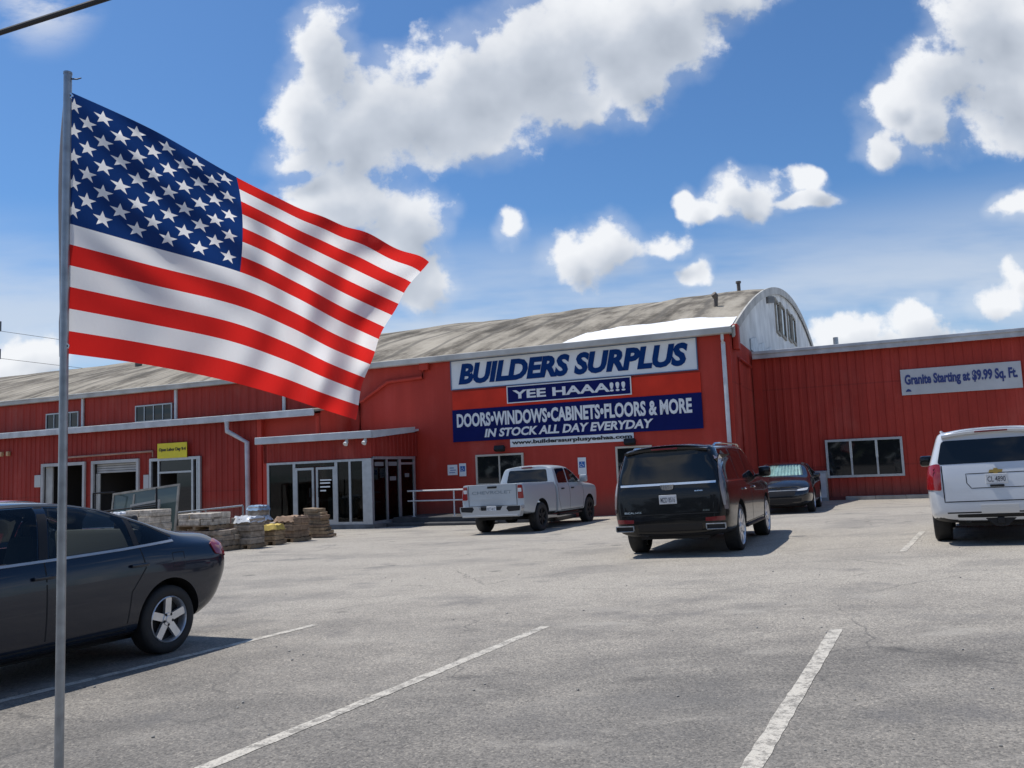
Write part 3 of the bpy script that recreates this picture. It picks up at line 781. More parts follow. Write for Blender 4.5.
class Car:
    def __init__(s, name, x, y, yaw, label, cat, scale=1., dz=0., group=None):
        s.root = empty(name)
        h = Vector((math.sin(yaw), math.cos(yaw), 0)); n = gnormal(x, y)
        h = (h - n * h.dot(n)).normalized(); left = n.cross(h)
        m = Matrix.Identity(4)
        for i in range(3): m[i][0], m[i][1], m[i][2] = h[i], left[i], n[i]
        s.root.matrix_world = Matrix.Translation((x, y, gz(x, y) + dz)) @ m @ Matrix.Scale(scale, 4)
        tag(s.root, label, cat, group)
    def body(s, me, paint, arches=(), cut=(), name='body', flare=.5):
        """arches: (x, z, r, yin, yout)"""
        src = bmesh.new(); src.from_mesh(me); s.bvh = BVHTree.FromBMesh(src); src.free()
        cs = []
        for (x, z, r, yi, yo) in arches:
            for sg in (1, -1): cs.append(cyl_mesh(x, z, r, sg * yi, sg * yo))
        me = modify(me, 0, cs + list(cut))
        me.materials.clear(); me.materials.append(paint); me.materials.append(M_BLACKP)
        for p in me.polygons:
            c = p.center; p.material_index = 0
            for (x, z, r, yi, yo) in arches:
                if math.hypot(c.x - x, c.z - z) < r + .004 and abs(c.y) > yi - .01:
                    nrm = p.normal; rad = Vector((c.x - x, 0, c.z - z))
                    if abs(c.y) < yi + .01 or rad.length < r * .94 or nrm.dot(rad.normalized()) < -.6: p.material_index = 1
            if p.normal.z < -.75 and c.z < .55: p.material_index = 1
        o = link(name, me, [], s.root, 38); return o
    def cast(s, a, b, axis, sg):
        far = {'side': (a, 4 * sg, b), 'rear': (-6, a, b), 'front': (9, a, b), 'top': (a, b, 5)}[axis]
        d = {'side': (0, -sg, 0), 'rear': (1, 0, 0), 'front': (-1, 0, 0), 'top': (0, 0, -1)}[axis]
        r = s.bvh.ray_cast(Vector(far), Vector(d))
        if r[0] is None:
            mid = {'side': (a, .9 * sg, b), 'rear': (-1, a, b), 'front': (3.5, a, b), 'top': (a, b, 1.5)}[axis]
            r = s.bvh.find_nearest(Vector(mid))
        n = r[1]
        if n.dot(Vector(d)) > 0: n = -n
        return r[0], n
    def decal(s, name, poly, axis, m, sg=1, off=.004, cell=.07, thick=.012, parent=None, smooth=40):
        """a panel lying on the body surface: polygon (side: x,z / rear, front: y,z / top: x,y)"""
        bm = bmesh.new(); bm.faces.new([bm.verts.new((p[0], p[1], 0)) for p in poly])
        for ax in (0, 1):
            lo = min(p[ax] for p in poly); hi = max(p[ax] for p in poly); k = max(1, int((hi - lo) / cell))
            for i in range(1, k + 1):
                c = lo + (hi - lo) * i / (k + 1); no = (1, 0, 0) if ax == 0 else (0, 1, 0)
                bmesh.ops.bisect_plane(bm, geom=bm.verts[:] + bm.edges[:] + bm.faces[:], plane_co=(c if ax == 0 else 0, c if ax else 0, 0), plane_no=no, dist=1e-5)
        dirs = {}
        for v in bm.verts:
            h, n = s.cast(v.co.x, v.co.y, axis, sg); dirs[v] = (h, n)
        for v, (h, n) in dirs.items(): v.co = h + n * off
        vd = {v: n for v, (h, n) in dirs.items()}
        out = Vector({'side': (0, sg, 0), 'rear': (-1, 0, 0), 'front': (1, 0, 0), 'top': (0, 0, 1)}[axis])
        bm.normal_update()
        if sum((f.normal.dot(out) * f.calc_area() for f in bm.faces)) < 0: bmesh.ops.reverse_faces(bm, faces=bm.faces)
        # skirt down to the body
        if thick:
            edges = [e for e in bm.edges if e.is_boundary]; dn = {}
            for e in edges:
                for v in e.verts:
                    if v not in dn: dn[v] = bm.verts.new(v.co - vd[v] * thick)
            for e in edges:
                f0 = e.link_faces[0]; a, b = e.verts
                lp = [l for l in f0.loops if l.edge == e][0]
                a, b = lp.vert, lp.link_loop_next.vert
                bm.faces.new((b, a, dn[a], dn[b]))
        me = bpy.data.meshes.new(name); bm.to_mesh(me); bm.free()
        return link(name, me, m, parent or s.root, smooth)
    def line(s, name, pts, axis, m, w=.012, sg=1, off=.002, parent=None):
        """thin strip along a polyline on the body (shut lines, mouldings)"""
        bm = bmesh.new(); prev = None; P = [Vector(p) for p in pts]; Q = []
        for a, b in zip(P, P[1:]):
            k = max(1, int((b - a).length / .06)); Q += [a.lerp(b, i / k) for i in range(k)]
        Q.append(P[-1])
        for i, p in enumerate(Q):
            t = (Q[min(i + 1, len(Q) - 1)] - Q[max(i - 1, 0)]).normalized(); n2 = Vector((-t.y, t.x)) * w / 2
            cur = []
            for q in (p + n2, p - n2):
                h, n = s.cast(q.x, q.y, axis, sg); cur.append((bm.verts.new(h + n * off), bm.verts.new(h - n * .01)))
            if prev:
                bm.faces.new((prev[0][0], prev[1][0], cur[1][0], cur[0][0]))
                for k in (0, 1): bm.faces.new((prev[k][0], cur[k][0], cur[k][1], prev[k][1]))
            prev = cur
        bmesh.ops.recalc_face_normals(bm, faces=bm.faces)
        me = bpy.data.meshes.new(name); bm.to_mesh(me); bm.free()
        return link(name, me, m, parent or s.root)
    def wheel(s, x, y, r, rim, w, sg, spokes=5, sw=.34, z=None, dark=False):
        z = r if z is None else z
        e = empty('wheel', s.root); e.location = (x, y * sg, z)
        if sg < 0: e.rotation_euler = (0, 0, math.pi)
        # outer face towards +y
        mb = MB(); mb.lathe([(rim * .93, -w), (rim, -w + .01), (r * .94, -w + .012), (r, -w + .04), (r, -.035), (r * .985, -.014), (r * .9, .002), (rim * 1.06, .004), (rim * 1.0, -.008), (rim * .96, -.03)], 48)
        mb.build('tyre', M_RUB, e, 50)
        mb = MB()
        mb.lathe([(rim * 1.0, -.004), (rim * .965, .002), (rim * .93, -.01), (rim * .90, -.05), (rim * .88, -w * .8)], 48, 0)
        mb.lathe([(rim * .90, -.085), (.001, -.085)], 32, 1)
        ri = rim * .93
        for k in range(spokes):
            a = 2 * math.pi * k / spokes + math.pi / 2
            d = Vector((math.cos(a), 0, math.sin(a))); t = Vector((-math.sin(a), 0, math.cos(a)))
            w0, w1 = rim * sw * .62, rim * sw * .5
            q = [d * .03 + t * w0 * .8, d * .03 - t * w0 * .8, d * ri - t * w1, d * ri + t * w1]
            mb.prism([p + Vector((0, (-.022 if i < 2 else -.012), 0)) for i, p in enumerate(q)], (0, -.03, 0), 0)
        mb.lathe([(rim * .30, -.03), (rim * .27, -.012), (rim * .17, -.012)], 24, 0)
        mb.lathe([(rim * .17, -.011), (rim * .15, -.006), (.001, -.006)], 20, 0)
        for k in range(5):
            a = 2 * math.pi * (k + .5) / 5 + math.pi / 2; c = Vector((math.cos(a), 0, math.sin(a))) * rim * .235
            mb.lathe([(.001, -.011), (.013, -.0112), (.013, -.02)], 10, 1, c)
        mb.build('rim', [M_BLACKP if dark else M_RIM, M_DARK], e, 35)
        return e
    def plate(s, c, txt, name='number_plate', rx=0.):
        """plate facing -x (rear) at local c"""
        o = empty(name, s.root); o.location = c; o.rotation_euler = (0, rx, 0)
        # the empty only carries the plate mesh: make the mesh itself the part
        bpy.data.objects.remove(o)
        mb = MB(); mb.box((0, 0, 0), (.012, .305, .152), .006)
        p = mb.build(name, M_PLATE, s.root); p.location = c; p.rotation_euler = (0, rx, 0)
        me = text_mesh(txt, .01, 0, .005)
        vs = me.vertices; xs = [v.co.x for v in vs]; ys = [v.co.y for v in vs]
        for v in vs:
            u = (v.co.x - min(xs)) / (max(xs) - min(xs)) if False else (v.co.x - XA(xs)[0]) / (XA(xs)[1] - XA(xs)[0])
            w = (v.co.y - XA(ys)[0]) / (XA(ys)[1] - XA(ys)[0])
            v.co = (-.0075, .125 - .25 * u, -.05 + .085 * w)
        link('plate_text', me, M_PTXT, p)
        return p
def XA(a, c={}):
    k = id(a)
    if k not in c: c[k] = (min(a), max(a), a)
    return c[k]
def rear_text(car, txt, y0, y1, z0, z1, m, name='lettering', off=.006, bold=.02, parent=None):
    """letters lying on the rear face; y0 is the left end as seen from behind (+y)"""
    me = text_mesh(txt, bold, 0, 0); vs = me.vertices
    xs = [v.co.x for v in vs]; ys = [v.co.y for v in vs]; ax, bx, ay, by = min(xs), max(xs), min(ys), max(ys)
    for v in vs:
        y = y0 + (v.co.x - ax) / (bx - ax) * (y1 - y0); z = z0 + (v.co.y - ay) / (by - ay) * (z1 - z0)
        h, n = car.cast(y, z, 'rear', 1); v.co = h + n * off
    return link(name, me, m, parent or car.root)
def both(f):
    for sg in (1, -1): f(sg)

P_NAVY = mat('paint_blue_black', (.006, .012, .026), .24, metal=.2, coat=.7, spec=.3)
P_BLACK = mat('paint_black', (.004, .004, .005), .22, coat=.45, spec=.25)
P_SILV = mat('paint_silver_white', (.40, .44, .475), .38, metal=.2, coat=.35)
P_WHITE = mat('paint_white', (.57, .59, .62), .3, metal=.15, coat=.9)
P_RED = mat('paint_red', (.38, .03, .04), .3, coat=.9)
P_DGREY = mat('paint_dark_sedan', (.012, .012, .015), .2, metal=.3, coat=1.)
M_SEAM = mat('shut_line', (.01, .01, .011), .8)

def sedan_stations(H=1.477, deck=1.10, W=.90, roof_back=.0):
    k = H / 1.485
    f = lambda *a: [W / .898 * x for x in a]
    g = lambda *a: [x if x < .95 else .95 + (x - .95) * (H - .95) / (1.485 - .95) for x in a]
    return [
     (-.80, f(0, .56, .70, .80, .81, .76, .58, .30, 0), g(.46, .46, .50, .66, .84, .96, 1.05, 1.075, 1.08), [.10, .08, .03, -.02, -.01, .01, .05, .03, .03]),
     (-.71, f(0, .64, .80, .87, .87, .80, .63, .34, 0), g(.36, .36, .44, .62, .84, .965, 1.065, 1.09, 1.095)),
     (-.50, f(0, .70, .85, .885, .88, .82, .66, .36, 0), g(.24, .24, .35, .58, .845, .975, 1.08, 1.105, 1.11)),
     (-.28, f(0, .72, .865, .895, .888, .835, .69, .38, 0), g(.21, .21, .31, .56, .85, .985, 1.10, 1.125, 1.13)),
     (.12, f(0, .72, .865, .895, .89, .85, .695, .40, 0), g(.20, .20, .29, .55, .85, .985, 1.235, 1.275, 1.285)),
     (.58, f(0, .72, .865, .895, .89, .85, .665, .39, 0), g(.19, .19, .28, .54, .84, .975, 1.375, 1.425, 1.435)),
     (1.2, f(0, .72, .865, .895, .89, .85, .66, .39, 0), g(.18, .18, .27, .53, .83, .955, 1.425, 1.475, 1.485)),
     (1.72, f(0, .72, .865, .895, .89, .85, .66, .39, 0), g(.18, .18, .27, .53, .82, .94, 1.385, 1.445, 1.455)),
     (2.16, f(0, .72, .865, .895, .885, .845, .70, .41, 0), g(.18, .18, .27, .53, .81, .93, 1.19, 1.25, 1.265)),
     (2.58, f(0, .72, .865, .89, .88, .82, .73, .42, 0), g(.19, .19, .28, .54, .79, .91, .985, 1.035, 1.045)),
     (3.0, f(0, .70, .85, .885, .87, .80, .70, .42, 0), g(.2, .2, .30, .54, .76, .85, .90, .945, .955)),
     (3.36, f(0, .62, .78, .84, .82, .75, .64, .40, 0), g(.2, .2, .32, .54, .70, .77, .80, .845, .86)),
     (3.56, f(0, .50, .64, .72, .70, .64, .52, .32, 0), g(.24, .24, .34, .52, .63, .68, .71, .735, .745), [-.08, -.04, .02, .03, -.02, -.06, -.08, -.05, -.03]),
    ]
def scale_inner(st, i0, i1, dy, dz, floor):
    """cabin cavity from the same sections, inset"""
    out = []
    for s in st[i0:i1]:
        ys = [max(0, y - dy) if y else 0 for y in s[1]]; zs = [max(floor, z) if j < 3 else z - (dz if j > 5 else 0) for j, z in enumerate(s[2])]
        zs[3] = max(zs[3], floor + .04); out.append((s[0], ys, zs))
    return out

SEDAN_WIN = {'front_window': [(2.18, .965), (2.20, .985), (1.72, 1.355), (1.46, 1.40), (1.19, 1.405), (1.30, .985)],
             'rear_window': [(1.20, .99), (1.09, 1.405), (.85, 1.395), (.58, 1.345), (.36, 1.28), (.36, 1.02)],
             'quarter_window': [(.29, 1.025), (.29, 1.255), (.10, 1.17), (-.10, 1.075), (-.08, 1.045)]}
def make_sedan(name, x, y, yaw, label, paint, see=False, H=1.477, scale=1., detail=True, lamps='red', wheel_r=.335, rim=.222):
    c = Car(name, x, y, yaw, label, 'car', scale)
    st = sedan_stations(H); me = loft(st, {5: .4, 6: .25, 2: .3, 4: .15}, (.5, .25))
    K = lambda z: z if z < .95 else .95 + (z - .95) * (H - .95) / (1.485 - .95)
    wins = {k: [(a, K(b)) for a, b in v] for k, v in SEDAN_WIN.items()}
    cut = []
    ws = [(-.60, K(1.055)), (.60, K(1.055)), (.52, K(1.37)), (.30, K(1.395)), (-.30, K(1.395)), (-.52, K(1.37))]
    bw = [(-.56, K(1.15)), (.56, K(1.15)), (.50, K(1.36)), (.28, K(1.385)), (-.28, K(1.385)), (-.50, K(1.36))]
    if see:
        inner = loft(scale_inner(st, 4, 11, .055, .045, .66), {}, (.8, .8), lvl=2)
        cut.append(inner)
        for p in wins.values(): cut.append(prism_mesh([(a, -1.2, b) for a, b in p], (0, 2.4, 0)))
        cut.append(prism_mesh([(1.55, a, b) for a, b in ws], (1.6, 0, 0)))
        cut.append(prism_mesh([(-.45, a, b) for a, b in bw], (1.2, 0, 0)))
    ar = wheel_r + .055
    c.body(me, paint, [(-.03, wheel_r + .015, ar, .58, 1.1), (2.685, wheel_r + .01, ar, .58, 1.1)], cut)
    G = M_GLASSC if see else M_GLASST
    for sg in (1, -1):
        for k, p in wins.items():
            g_ = c.decal(k, rpoly(p, .03), 'side', G, sg, .003, .09, .0 if see else .01)
        # black belt frame and bright moulding
        c.line('window_trim', [(2.22, .955), (1.7, .963), (1.2, .975), (.5, .998), (-.12, 1.03)], 'side', M_ALU, .02, sg, .006)
        c.line('window_trim', [(2.24, .97), (1.72, K(1.375)), (1.45, K(1.42)), (1.2, K(1.425)), (.85, K(1.413)), (.57, K(1.362)), (.1, K(1.19)), (-.13, K(1.07))], 'side', M_BLACKP, .022, sg, .004)
        c.decal('pillar_trim', [(1.29, .99), (1.18, K(1.405)), (1.10, K(1.405)), (1.21, .99)], 'side', M_BLACKP, sg, .004)
        c.decal('pillar_trim', [(.355, 1.02), (.355, K(1.275)), (.295, K(1.26)), (.295, 1.025)], 'side', M_BLACKP, sg, .004)
        for pts in ([(1.25, .97), (1.25, .6), (1.25, .30)], [(2.30, .93), (2.36, .6), (2.30, .30)], [(.30, 1.0), (.26, .82), (.42, .62), (.46, .30)], [(.46, .30), (2.30, .30)]):
            c.line('shut_line', pts, 'side', M_SEAM, .011, sg, .0015)
        c.line('fuel_flap_seam', [(-.20, .92), (-.06, .92), (-.06, .79), (-.20, .79), (-.20, .92)], 'side', M_SEAM, .007, sg, .0015) if sg > 0 else None
        for hx in (.34, 1.28):
            p, n = c.cast(hx, .845, 'side', sg)
            mb = MB(); mb.box(p + n * .02, (.19, .025, .032), .01); mb.build('door_handle', paint, c.root, 40)
        p, n = c.cast(2.12, .98, 'side', sg)
        mb = MB(); mb.box(p + Vector((-.02, sg * .13, .04)), (.12, .19, .13), .04); mb.box(p + Vector((0, sg * .03, 0)), (.06, .1, .04), .01)
        mb.build('wing_mirror', paint, c.root, 40)
        # lamps
        c.decal('tail_lamp', rpoly([(-.82, .83), (-.82, .985), (-.68, 1.0), (-.58, .965), (-.62, .86)], .03), 'side', M_LAMPR, sg, .012, .05, .02)
        c.decal('tail_lamp', rpoly([(sg * .80, .83), (sg * .77, .99), (sg * .45, 1.0), (sg * .46, .86)], .03), 'rear', M_LAMPR, 1, .006, .05, .02)
        c.decal('headlight', rpoly([(sg * .74, .635), (sg * .78, .71), (sg * .50, .665), (sg * .46, .625)], .03), 'front', M_LAMPC, 1, .006, .05, .02)
        c.line('body_crease', [(-.6, .86), (.2, .835), (1.2, .80), (2.2, .76)], 'side', paint, .02, sg, .004) if detail else None
        c.decal('sill_trim', [(.40, .20), (.40, .27), (2.32, .27), (2.32, .20)], 'side', M_BLACKP, sg, .003)
    c.decal('windscreen', rpoly(ws, .05), 'front', G, 1, .003, .09, .0 if see else .01)
    c.decal('back_window', rpoly(bw, .05), 'rear', G, 1, .003, .09, .0 if see else .01)
    c.line('boot_seam', [(-.66, 1.0), (-.64, .74), (.64, .74), (.66, 1.0)], 'rear', M_SEAM, .01, 1)
    c.decal('grille', rpoly([(-.42, .50), (.42, .50), (.45, .62), (-.45, .62)], .03), 'front', M_BLACKP, 1, .004)
    c.decal('lower_intake', rpoly([(-.55, .28), (.55, .28), (.6, .42), (-.6, .42)], .03), 'front', M_BLACKP, 1, .004)
    c.plate((-.835, 0, .80), 'JHR 2051')
    for xx in (-.03, 2.685):
        for sg in (1, -1): c.wheel(xx, .868, wheel_r, rim, .21, sg, 5, .33)
    mb = MB(); mb.span((-.5, -.6, .17), (3.1, .6, .24)); mb.build('underbody', M_DARK, c.root)
    if see:
        def seat(px, py, w, bench=False):
            mb = MB(); mb.box((px, py, .55), (.52, w, .16), .05); mb.box((px - .27, py, .86), (.15, w * .94, .62), .06, rot=Matrix.Rotation(R(-14), 4, 'Y'))
            for q in ([0] if not bench else [-.38, .38]): mb.box((px - .37, py + q, 1.21), (.1, .26, .17), .05)
            mb.build('seat', M_SEAT, c.root, 40)
        seat(1.35, .37, .50); seat(1.35, -.37, .50); seat(.42, 0, 1.25, True)
        mb = MB(); mb.box((2.12, 0, .84), (.42, 1.42, .2), .06); mb.build('dashboard', M_BLACKP, c.root, 40)
        mb = MB(); mb.lathe([(.18 + .016 * math.cos(t), .016 * math.sin(t)) for t in [2 * math.pi * k / 8 for k in range(9)]], 24); 
        sw = mb.build('steering_wheel', M_BLACKP, c.root, 50); sw.location = (1.82, .37, .93); sw.rotation_euler = (0, 0, R(90)); 
    return c

# --- dark sedan in the left foreground
make_sedan('sedan', -4.27, 8.82, R(24.5 + 180), 'dark blue black sedan in the left foreground behind the flagpole', P_NAVY, True, 1.485, 1.045, wheel_r=.312, rim=.212)
# --- black sedan with silver sunshade by the shed: faces the camera
c = make_sedan('sedan', 9.13, 28.5, R(23 + 180), 'black sedan facing out with a sunshade behind its windscreen', P_DGREY, True, 1.45, 1.05)
c.decal('grille_bar', rpoly([(-.5, .635), (.5, .635), (.5, .648), (-.5, .648)], .004), 'front', M_GALV, 1, .008, .06, .012)
mb = MB(); p, n = c.cast(0, .68, 'front', 1); mb.lathe([(.001, -.006), (.05, -.006), (.055, 0), (.055, .006)], 16); e = mb.build('front_emblem', M_CHROME, c.root, 40); e.location = p + Vector((.012, 0, 0)); e.rotation_euler = (0, 0, R(90))
sh = MB(); n = 24
prev = None
for i in range(n + 1):
    y = -.58 + 1.16 * i / n; dd = .022 * (1 if i % 2 else -1)
    row = []
    for j in range(5):
        t = j / 4; row.append(sh.bm.verts.new((2.38 - .62 * t + dd + .05 * (1 - (y / .6) ** 2) - .02, y * (1 - .13 * t), 1.0 + .345 * t)))
    if prev:
        for j in range(4): sh.bm.faces.new((prev[j], row[j], row[j + 1], prev[j + 1]))
    prev = row
sh = sh.build('sunshade', mat('sunshade_foil', (.42, .56, .58), .38, metal=.5, noise=(5, .3)), None)
sh.matrix_world = c.root.matrix_basis.copy()
tag(sh, 'pleated silver foil sunshade behind the windscreen of the black sedan', 'sunshade')
# --- red car beyond the dark sedan
make_sedan('sedan', -11.55, 21.0, R(24 + 180), 'red car mostly hidden behind the dark sedan at the far left', P_RED, False, 1.46, 1.07, False)

# ------------------------------------------------------------------ large SUVs
def suv_stations(L, WB, W, H, belt, rake):
    ro = -1.17                       # rear end
    fe = L + ro                      # nose
    cw = WB + -.35                   # cowl
    f = lambda *a: [W * x for x in a]
    tops = lambda r, m, c: (r, m, c)
    st = [
     (ro, f(0, .70, .80, .86, .86, .84, .68, .40, 0), [.44, .44, .52, .78, 1.08, belt, H - .10, H - .035, H - .02], [.10, .07, .0, .02, .045, .07, rake, rake - .03, rake - .04]),
     (ro + .10, f(0, .80, .93, .975, .965, .94, .76, .45, 0), [.36, .36, .48, .78, 1.09, belt, H - .085, H - .02, H - .008], [0, 0, 0, 0, .02, .05, rake, rake, rake]),
     (ro + .45, f(0, .86, .975, 1., .99, .955, .775, .46, 0), [.32, .32, .44, .78, 1.10, belt, H - .075, H - .01, H], [0, 0, 0, 0, 0, 0, .1, .1, .1]),
     (.2, f(0, .86, .975, 1., .99, .955, .78, .46, 0), [.3, .3, .42, .78, 1.10, belt - .005, H - .07, H - .005, H + .005]),
     (1.3, f(0, .86, .975, 1., .99, .955, .785, .46, 0), [.28, .28, .40, .78, 1.09, belt - .015, H - .07, H - .005, H + .005]),
     (cw - .95, f(0, .86, .975, 1., .99, .955, .785, .46, 0), [.28, .28, .40, .78, 1.08, belt - .03, H - .085, H - .025, H - .015]),
     (cw - .42, f(0, .86, .975, 1., .985, .95, .81, .48, 0), [.28, .28, .40, .78, 1.07, belt - .04, H - .32, H - .26, H - .25]),
     (cw + .10, f(0, .86, .975, .995, .98, .94, .86, .52, 0), [.28, .28, .40, .78, 1.06, belt - .05, 1.22, 1.27, 1.285]),
     (cw + .60, f(0, .85, .97, .99, .975, .93, .84, .54, 0), [.3, .3, .42, .78, 1.04, 1.12, 1.175, 1.215, 1.225]),
     (fe - .22, f(0, .80, .92, .95, .94, .90, .80, .52, 0), [.32, .32, .44, .76, 1.0, 1.07, 1.11, 1.145, 1.15]),
     (fe, f(0, .66, .78, .82, .82, .78, .68, .44, 0), [.36, .36, .46, .74, .96, 1.02, 1.045, 1.06, 1.065], [-.06, -.03, .0, .02, .0, -.03, -.07, -.05, -.04]),
    ]
    return st
def make_suv(name, x, y, yaw, label, paint, WB, L, W, H, belt=1.20, rake=.24, scale=1., rim=.30, wr=.40, spokes=7, style='a'):
    c = Car(name, x, y, yaw, label, 'suv', scale)
    st = suv_stations(L, WB, W, H, belt, rake)
    me = loft(st, {5: .45, 6: .45, 2: .35, 4: .25}, (.78, .3))
    ar = wr + .075
    c.body(me, paint, [(0, wr + .01, ar, .66, 1.3), (WB, wr + .01, ar, .66, 1.3)])
    zt = H - .13; cw = WB - .35
    wins = {'rear_side_window': [(-.86, belt + .05), (-.70, zt), (.16, zt + .01), (.16, belt + .04)],
            'door_window': [(.26, belt + .04), (.26, zt + .01), (1.18, zt + .01), (1.18, belt + .03)],
            'front_door_window': [(1.28, belt + .03), (1.28, zt + .01), (cw - 1.0, zt - .02), (cw - .52, H - .34), (cw - .12, belt + .035), (cw - .2, belt + .01)]}
    for sg in (1, -1):
        for k, p in wins.items(): c.decal(k, rpoly(p, .04), 'side', M_GLASST, sg, .003, .1, .012)
        c.line('window_trim', [(-.92, belt + .015), (.2, belt + .008), (1.2, belt - .002), (cw - .1, belt - .02)], 'side', M_CHROME if style == 'a' else M_BLACKP, .022, sg, .006)
        if style == 'a':
            c.line('window_trim', [(-.92, belt + .02), (-.76, zt + .03), (.2, zt + .04), (1.2, zt + .04), (cw - 1.0, zt + .02), (cw - .4, H - .36)], 'side', M_CHROME, .018, sg, .006)
        for pts in ([(1.23, belt + .02), (1.23, .78), (1.25, .45)], [(.21, belt + .03), (.20, 1.0), (.36, .78), (.50, .56), (.50, .45)], [(cw - .02, belt - .02), (cw + .04, .78), (cw, .45)], [(.5, .45), (cw, .45)]):
            c.line('shut_line', pts, 'side', M_SEAM, .012, sg, .0015)
        for hx in (.50, 1.52):
            p, n = c.cast(hx, 1.06, 'side', sg); mb = MB(); mb.box(p + n * .025, (.2, .03, .035), .012); mb.build('door_handle', M_CHROME if style == 'a' else paint, c.root, 40)
        p, n = c.cast(cw - .28, belt + .02, 'side', sg)
        mb = MB(); mb.box(p + Vector((0, sg * .17, .09)), (.13, .24, .21), .05); mb.box(p + Vector((.01, sg * .05, .02)), (.07, .14, .05), .015)
        mb.build('wing_mirror', P_BLACK, c.root, 40)
        mb = MB(); mb.tube([(-.5, sg * W * .70, H - .075), (-.40, sg * W * .71, H - .035), (.3, sg * W * .715, H - .02), (1.6, sg * W * .715, H - .02), (cw - .95, sg * W * .71, H - .04), (cw - .85, sg * W * .70, H - .08)], .02, 8)
        mb.build('roof_rail', M_CHROME if style == 'a' else M_ALU, c.root, 40)
        mb = MB(); mb.span((.52, sg * W * .86, .36), (WB - .52, sg * W * 1.0, .41), .015); mb.build('running_board', M_BLACKP, c.root, 40)
    zw = belt + .06
    hw = W * .80; ht = W * .68
    c.decal('rear_window', rpoly([(-hw, zw), (hw, zw), (ht + .03, H - .20), (-ht - .03, H - .20)], .06), 'rear', M_GLASST, 1, .004, .1, .014)
    # roof spoiler
    mb = MB(); q = []
    for y_ in [-.70 + 1.4 * i / 8 for i in range(9)]:
        z_ = H - .035 - .05 * (abs(y_) / .7) ** 2.2; q.append((y_ * W * 1.0, z_))
    vs = []
    for y_, z_ in q: vs.append([mb.bm.verts.new(p) for p in ((-.70, y_, z_ + .025), (-1.10 + .05 * (y_ / W) ** 2, y_, z_ - .03), (-1.09 + .05 * (y_ / W) ** 2, y_, z_ - .065), (-.85, y_, z_ - .10))])
    for a, b in zip(vs, vs[1:]):
        for i in range(4): mb.bm.faces.new((a[i], b[i], b[(i + 1) % 4], a[(i + 1) % 4]))
    mb.bm.faces.new(vs[0]); mb.bm.faces.new(vs[-1][::-1])
    sp_ = mb.build('roof_spoiler', paint, c.root, 40)
    mb = MB(); mb.box((-1.105, 0, H - .085), (.02, .46, .022), .004); mb.build('brake_light', M_LAMPD, sp_)
    for xx in (0, WB):
        for sg in (1, -1): c.wheel(xx, W * .975, wr, rim, .28, sg, spokes, .30)
    mb = MB(); mb.span((-.9, -.6, .30), (WB + .7, .6, .42)); mb.tube([(0, -.75, wr), (0, .75, wr)], .06, 10); mb.box((0, 0, wr), (.3, .3, .28), .1)
    mb.tube([(-1.05, .45, .40), (.6, .42, .40)], .05, 8); mb.build('underbody', M_DARK, c.root)
    c.H, c.W, c.belt = H, W, belt
    return c

# --- black SUV in the middle
c = make_suv('suv', 3.14, 16.0, R(24.5), 'big black suv with bright chrome window trim, parked mid lot', P_BLACK, 3.07, 5.38, 1.03, 1.93, 1.22, .18, 1.02, .315, .405, 7, 'a')
for sg in (1, -1):
    c.decal('tail_lamp', rpoly([(sg * .985, .78), (sg * .935, .78), (sg * .915, 1.0), (sg * .83, 1.72), (sg * .855, 1.72), (sg * .965, 1.05)], .02), 'rear', mat('tail_lamp_clear', (.10, .075, .08), .12, coat=1.), 1, .01, .08, .02)
    c.decal('rear_reflector', rpoly([(sg * .93, .60), (sg * .62, .60), (sg * .62, .66), (sg * .93, .675)], .015), 'rear', M_LAMPD, 1, .008, .06, .015)
    mb = MB()
    for k in (0, 1):
        frame = [(-1.22, sg * (.94 - .02), .49), (-1.22, sg * .60, .47)]
    f = MB()
    f.box((-1.165, sg * .785, .553), (.06, .33, .018), .006); f.box((-1.165, sg * .785, .467), (.06, .31, .015), .006)
    f.box((-1.165, sg * .943, .51), (.06, .016, .07), .006); f.box((-1.165, sg * .628, .51), (.06, .016, .07), .006)
    e = f.build('exhaust_tip', M_GALV, c.root, 40)
    c.decal('lamp_strip', rpoly([(sg * .955, .85), (sg * .925, .85), (sg * .905, 1.02), (sg * .838, 1.70), (sg * .852, 1.70), (sg * .945, 1.04)], .01), 'rear', mat('lamp_strip_clear', (.22, .19, .19), .15, coat=1.), 1, .016, .08, .02)
    MB().box((-1.15, sg * .785, .51), (.04, .295, .07)).build('exhaust_opening', M_DARK, e)
c.decal('chrome_bar', rpoly([(-.83, 1.225), (.83, 1.225), (.83, 1.262), (-.83, 1.262)], .008), 'rear', M_CHROME, 1, .012, .08, .02)
mb = MB(); p, n = c.cast(0, 1.19, 'rear', 1)
mb.prism([(p.x - .02, y_, z_) for y_, z_ in ((-.12, 1.235), (.12, 1.235), (.10, 1.16), (.04, 1.145), (-.04, 1.145), (-.10, 1.16))], (-.015, 0, 0)); e = mb.build('crest_emblem', M_CHROME, c.root)
mb = MB()
for k in range(5): mb.box((p.x - .036, -.075 + .0375 * k, 1.19), (.003, .012, .06))
mb.build('crest_bars', mat('crest_ink', (.2, .2, .22), .4), e)
p, n = c.cast(0, 1.0, 'rear', 1)
c.plate((p.x - .012, 0, .985), 'MZD 8516')
rear_text(c, 'ESCALADE', .78, .48, .765, .795, M_CHROME, 'model_lettering')
rear_text(c, 'AWD', -.58, -.70, .765, .795, M_CHROME, 'model_lettering')
rear_text(c, '600', -.46, -.60, 1.10, 1.12, M_CHROME, 'model_lettering')
c.line('tailgate_seam', [(-.87, 1.25), (-.90, 1.0), (-.88, .735), (.88, .735), (.90, 1.0), (.87, 1.25)], 'rear', M_SEAM, .012)
